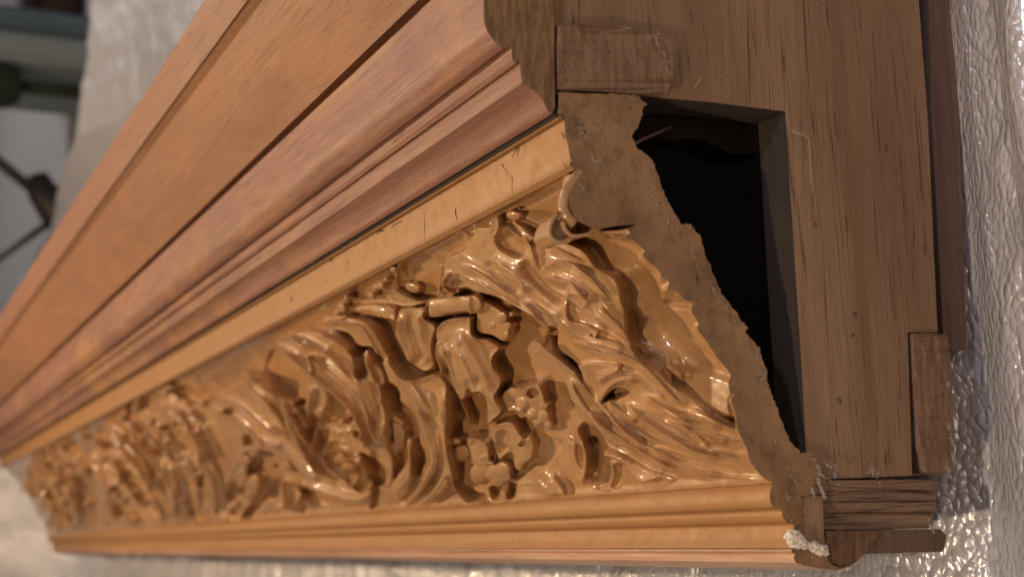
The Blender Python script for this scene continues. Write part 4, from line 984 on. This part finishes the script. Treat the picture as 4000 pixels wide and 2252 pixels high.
Pb = np.array([[(gb.location[0] + .05 * r * math.cos(t) * (1 + .1 * math.sin(5 * t + 4 * h)), 2.35 + .05 * r * math.sin(t), g0[2] + h * .22) for t in np.append(th, 0)] for h, r in zip(hs, rad * (1 - hs ** 6 * .95))])
grid_obj('bundle_body', Pb, [M_greenb], gb); tube('bundle_stem', [(gb.location[0], 2.35, -.03), (gb.location[0], 2.35, g0[2] + .02)], .012, M_greenb, gb)
tag(gb, 'small dark green bundle blurred at the far left below the pale blue cabinet edge', 'bundle')
# dark stand foot with two thin rods
Ys = 2.3
def fp(x, y): return face_pt(x, y, Ys)
st = bpy.data.objects.new('tripod_stand', None); C.objects.link(st); c0 = fp(130, 530); st.location = (c0[0], Ys, -.03)
hub = [fp(175, 600), fp(150, 570), fp(120, 540), fp(100, 500), fp(92, 462)]
tube('hub', [(fp(215, 560)[0], Ys, fp(215, 560)[2])] + [(p[0], Ys, p[2]) for p in (fp(175, 545), fp(140, 520), fp(105, 480), fp(95, 440))], .050, M_black, st, 12, .016)
tube('leg', [fp(110, 500), fp(50, 450), fp(-80, 345)], .009, M_black, st); tube('leg', [fp(125, 560), fp(60, 605), fp(-60, 690)], .006, M_black, st)
tube('leg', [fp(180, 560), (fp(230, 600)[0], Ys - .1, -.03)], .012, M_black, st)
tag(st, 'dark metal stand with two thin rods on the grey floor', 'stand')

# ---- crumbs, dust, fibres and plaster on the sawn end
def flakes(name, spots, mat, size=(.0003, .0011), parent=root, yo=0.0):
    """spots: (px, py, spread, count) in 2575-wide pixels; small angular flakes lying on the sawn plane"""
    V = []; fc = []
    for px, py, sp, n in spots:
        for _ in range(n):
            u_ = rng.normal(0, sp * .6); x = px + u_ * .5 - sp * .55; y = py + u_ + rng.normal(0, sp * .35); r = rng.uniform(*size) * rng.uniform(.5, 1)
            c = W3(x / K, y / K, Y0 + yo - r * .25); b = len(V)
            for k in range(6):
                d = rng.normal(0, 1, 3); d /= np.linalg.norm(d); d *= r * rng.uniform(.5, 1.1, 3) * (1, .5, 1); V.append(c + d)
            for t in ((0, 1, 2), (0, 2, 3), (0, 3, 4), (0, 4, 1), (5, 2, 1), (5, 3, 2), (5, 4, 3), (5, 1, 4)): fc.append(tuple(b + i for i in t))
    o = mesh_obj(name, V, fc, [mat], parent, False); o['kind'] = 'stuff'; return o
flakes('pale_crumbs', [(1440, 305, 8, 24), (1475, 320, 22, 60), (1420, 340, 8, 16), (1520, 330, 20, 26), (1530, 300, 26, 14), (1600, 250, 12, 18), (1590, 300, 14, 16), (1500, 380, 26, 12), (1560, 390, 22, 16), (1620, 430, 22, 16),
        (1560, 450, 30, 10), (1480, 470, 30, 12), (1640, 480, 14, 16), (1665, 530, 14, 14), (1690, 565, 12, 22), (1730, 600, 14, 20), (1750, 640, 12, 20), (1765, 680, 12, 14), (1800, 730, 10, 16), (1830, 770, 10, 18), (1850, 800, 10, 16),
        (1880, 850, 10, 12), (1905, 890, 8, 20), (1915, 930, 8, 34), (1900, 990, 14, 10), (1950, 1100, 14, 9), (1990, 1180, 14, 14), (2010, 1210, 14, 26), (1985, 1250, 10, 26), (1990, 1300, 8, 14), (2050, 1150, 16, 14), (1425, 420, 6, 10), (1437, 400, 4, 12)], M_dust, (.0003, .0009))
flakes('brown_crumbs', [(1470, 315, 20, 50), (1590, 270, 12, 12), (1700, 600, 20, 20), (1760, 700, 15, 16), (1840, 790, 14, 16), (2000, 1230, 14, 34), (1985, 1270, 10, 20), (2030, 1290, 10, 6), (1620, 470, 30, 16), (1660, 130, 24, 20), (1560, 150, 50, 16)], M_oak, (.0003, .0008))
flakes('block_lint', [(1655, 105, 14, 50), (1672, 140, 10, 40), (1680, 180, 8, 30), (1660, 90, 14, 20)], M_dust, (.0003, .0009), yo=-.0006)
M_lint = plain('grey_lint', (.42, .38, .34), .95, 700, 1, .001)
flakes('grey_lint', [(2385, 1075, 8, 40), (2393, 1110, 8, 60), (2396, 1150, 7, 60), (2385, 1185, 9, 50), (2378, 1230, 8, 50), (2380, 1265, 8, 46), (2376, 1300, 14, 34), (2345, 1328, 14, 22), (2320, 880, 10, 5), (2205, 1186, 26, 26), (2100, 1190, 14, 20), (2380, 960, 8, 5)], M_lint, (.0004, .0012), yo=-.0008)
M_film = plain('white_shred', (.52, .45, .38), .5, 600, .8, .001)
flakes('white_shreds', [(2062, 1215, 12, 60), (2070, 1240, 8, 40), (2060, 1180, 12, 20), (2080, 1170, 6, 14), (2045, 1235, 10, 24)], M_film, (.0003, .0010), yo=-.0006)
# plaster lumps at the lower corner
def lump(name, spots, mat, parent=root):
    import bmesh
    bm = bmesh.new()
    for px, py, r, dy in spots:
        c = W3(px / K, py / K, Y0 + dy) - np.array(parent_loc(parent))
        g = bmesh.ops.create_icosphere(bm, subdivisions=3, radius=r, matrix=Matrix.Translation(c))
        for v in g['verts']:
            d = v.co - Vector(c); k = 1 + .45 * (rng.random() - .5) + .25 * math.sin(d.x / r * 5 + px) * math.cos(d.z / r * 4 + py); v.co = Vector(c) + d * k
    me = bpy.data.meshes.new(name); bm.to_mesh(me); me.materials.append(mat); o = bpy.data.objects.new(name, me); C.objects.link(o); o.parent = parent; return o
lump('plaster_lump', [(1990, 1346, .0019, 0), (2001, 1356, .0022, 0), (2011, 1364, .0019, 0), (1994, 1366, .0012, .0), (2018, 1368, .0014, 0), (2032, 1372, .0012, 0), (2046, 1374, .0016, 0), (2060, 1380, .0017, 0), (2072, 1378, .0011, 0), (2010, 1352, .0012, 0), (2076, 1388, .0009, 0), (2064, 1388, .0009, 0)], M_plaster)
for sp in ([(1726, 568, .0007, 0), (1733, 572, .0009, 0), (1742, 578, .0006, 0)], [(1868, 815, .0006, 0), (1874, 824, .0007, 0)], [(1783, 668, .0006, 0), (1779, 660, .0005, 0)], [(1432, 300, .0005, 0), (1440, 306, .0006, 0), (1436, 316, .0005, 0), (1448, 312, .0005, 0)]):
    lump('compo_lump', sp, M_body)
lump('plaster_lump', [(1914, 925, .0009, .001), (1921, 938, .0012, .001), (1919, 951, .0012, .001), (1925, 962, .0009, .001), (1908, 941, .0009, .001), (1912, 958, .0007, .001)], M_dust)
# rolled leaf tip beside the saw cut
def curl(name, pts, r0, r1, mat, yoff):
    cp = curve([np.array(p) for p in R('A', *pts)], 14)
    return tube(name, [W3(x, y, Y0 + yoff) for x, y in cp], r0, mat, root, 14, r1)
curl('leaf_curl', [(985, 130), (925, 210), (868, 300), (845, 380), (850, 450), (885, 520), (930, 560)], .0013, .0016, M_compo, .0012)
curl('leaf_curl', [(815, 470), (770, 520), (738, 590), (745, 660), (800, 705), (870, 700), (925, 668)], .0006, .0007, M_compo, .0016)
curl('leaf_curl', [(830, 545), (845, 600), (880, 645), (935, 665), (1080, 640)], .0007, .0005, M_compo, .0006)
cp = R('A', (800, 500), (760, 560), (745, 640), (800, 700), (880, 700), (930, 670), (870, 630), (840, 560))
prism('curl_hollow', cp, [M_compo, M_body], y0=.0022, y1=.012)
# fibres
def fibre(pts, r=.00010, mat=M_film): return tube('fibre', [W3(x / K, y / K, Y0 - .0012 - d) for x, y, d in pts], r, mat, root, 5)
for f in ([(1482, 388, 0), (1480, 402, .001), (1486, 410, .001), (1498, 414, .002), (1512, 418, .001)], [(1985, 335, 0), (2010, 345, .001), (2022, 352, .001), (2025, 380, .001), (2027, 430, .001), (2033, 490, .001)],
          [(2050, 1190, 0), (2066, 1205, .002), (2088, 1218, .001)], [(2080, 1160, 0), (2086, 1176, .002), (2092, 1190, 0)], [(1560, 72, 0), (1568, 84, .003)], [(1975, 330, .001), (1990, 340, .002), (2008, 338, .001), (2018, 350, .001)], [(1740, 225, 0), (1748, 210, .001), (1752, 196, .001)]):
    fibre(f)
# splinter lying in the opening, ragged shard along its upper edge
tube('splinter', [W3(1586 / K, 368 / K, Y0 + .004), W3(1640 / K, 338 / K, Y0 + .006), W3(1740 / K, 292 / K, Y0 + .012)], .0006, M_red, root, 6, .0004)
M_shard = plain('shaded_shard_wood', (.026, .018, .013), .95, 300)  # brown wood, colour darkened for the shade inside the opening
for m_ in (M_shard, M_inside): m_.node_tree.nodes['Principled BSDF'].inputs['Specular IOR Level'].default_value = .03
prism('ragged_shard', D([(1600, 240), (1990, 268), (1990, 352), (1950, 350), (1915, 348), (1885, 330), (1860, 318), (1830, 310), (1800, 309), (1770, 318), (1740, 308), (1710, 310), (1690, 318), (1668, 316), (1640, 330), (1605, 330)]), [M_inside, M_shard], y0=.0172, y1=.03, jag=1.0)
# nail heads / holes in the oak board
for x, y, r in ((2160, 788, 7), (2155, 840, 6), (2120, 1005, 9), (2060, 560, 6)):
    tube('peg', [W3(x / K, y / K, Y0 + .0020), W3(x / K, y / K, Y0 + .006)], r * .4 / F / K, M_red, root, 8)
# cracks and chips in the varnish of the fillet
fa, fb = endp(*D([(1417, 288)])[0]), endp(*D([(1430, 366)])[0])
M_crack = plain('crack_dirt', (.12, .06, .028), .9)
def crack(pts, w):
    nx, nz = nrm((-(fb - fa)[1], (fb - fa)[0])); nx, nz = (nx, nz) if nz > 0 else (-nx, -nz)
    P = []
    for x, y in pts:
        r = ray(x / K, y / K); t = ((nx * fa[0] + nz * fa[1]) + .00012) / (nx * r[0] + nz * r[2]); P.append(r * t + CAM)
    return tube('varnish_crack', P, w * .5, M_crack, root, 4, w * .2)
for p, w in (([(1262, 412), (1268, 424), (1274, 430), (1278, 442)], .0004), ([(1285, 440), (1289, 452), (1287, 470), (1289, 490), (1287, 502)], .00018), ([(1328, 352), (1310, 364), (1300, 374), (1292, 384), (1288, 396)], .0004), ([(1305, 372), (1300, 392)], .0003),
             ([(1145, 525), (1146, 540), (1149, 552)], .0004), ([(1067, 535), (1068, 560), (1066, 585), (1069, 608)], .00025), ([(1010, 556), (990, 566), (985, 574)], .0004), ([(965, 578), (950, 584), (948, 590)], .0005), ([(875, 655), (872, 668)], .0005), ([(835, 652), (828, 660)], .0006), ([(735, 748), (728, 760)], .0007)):
    crack(p, w)
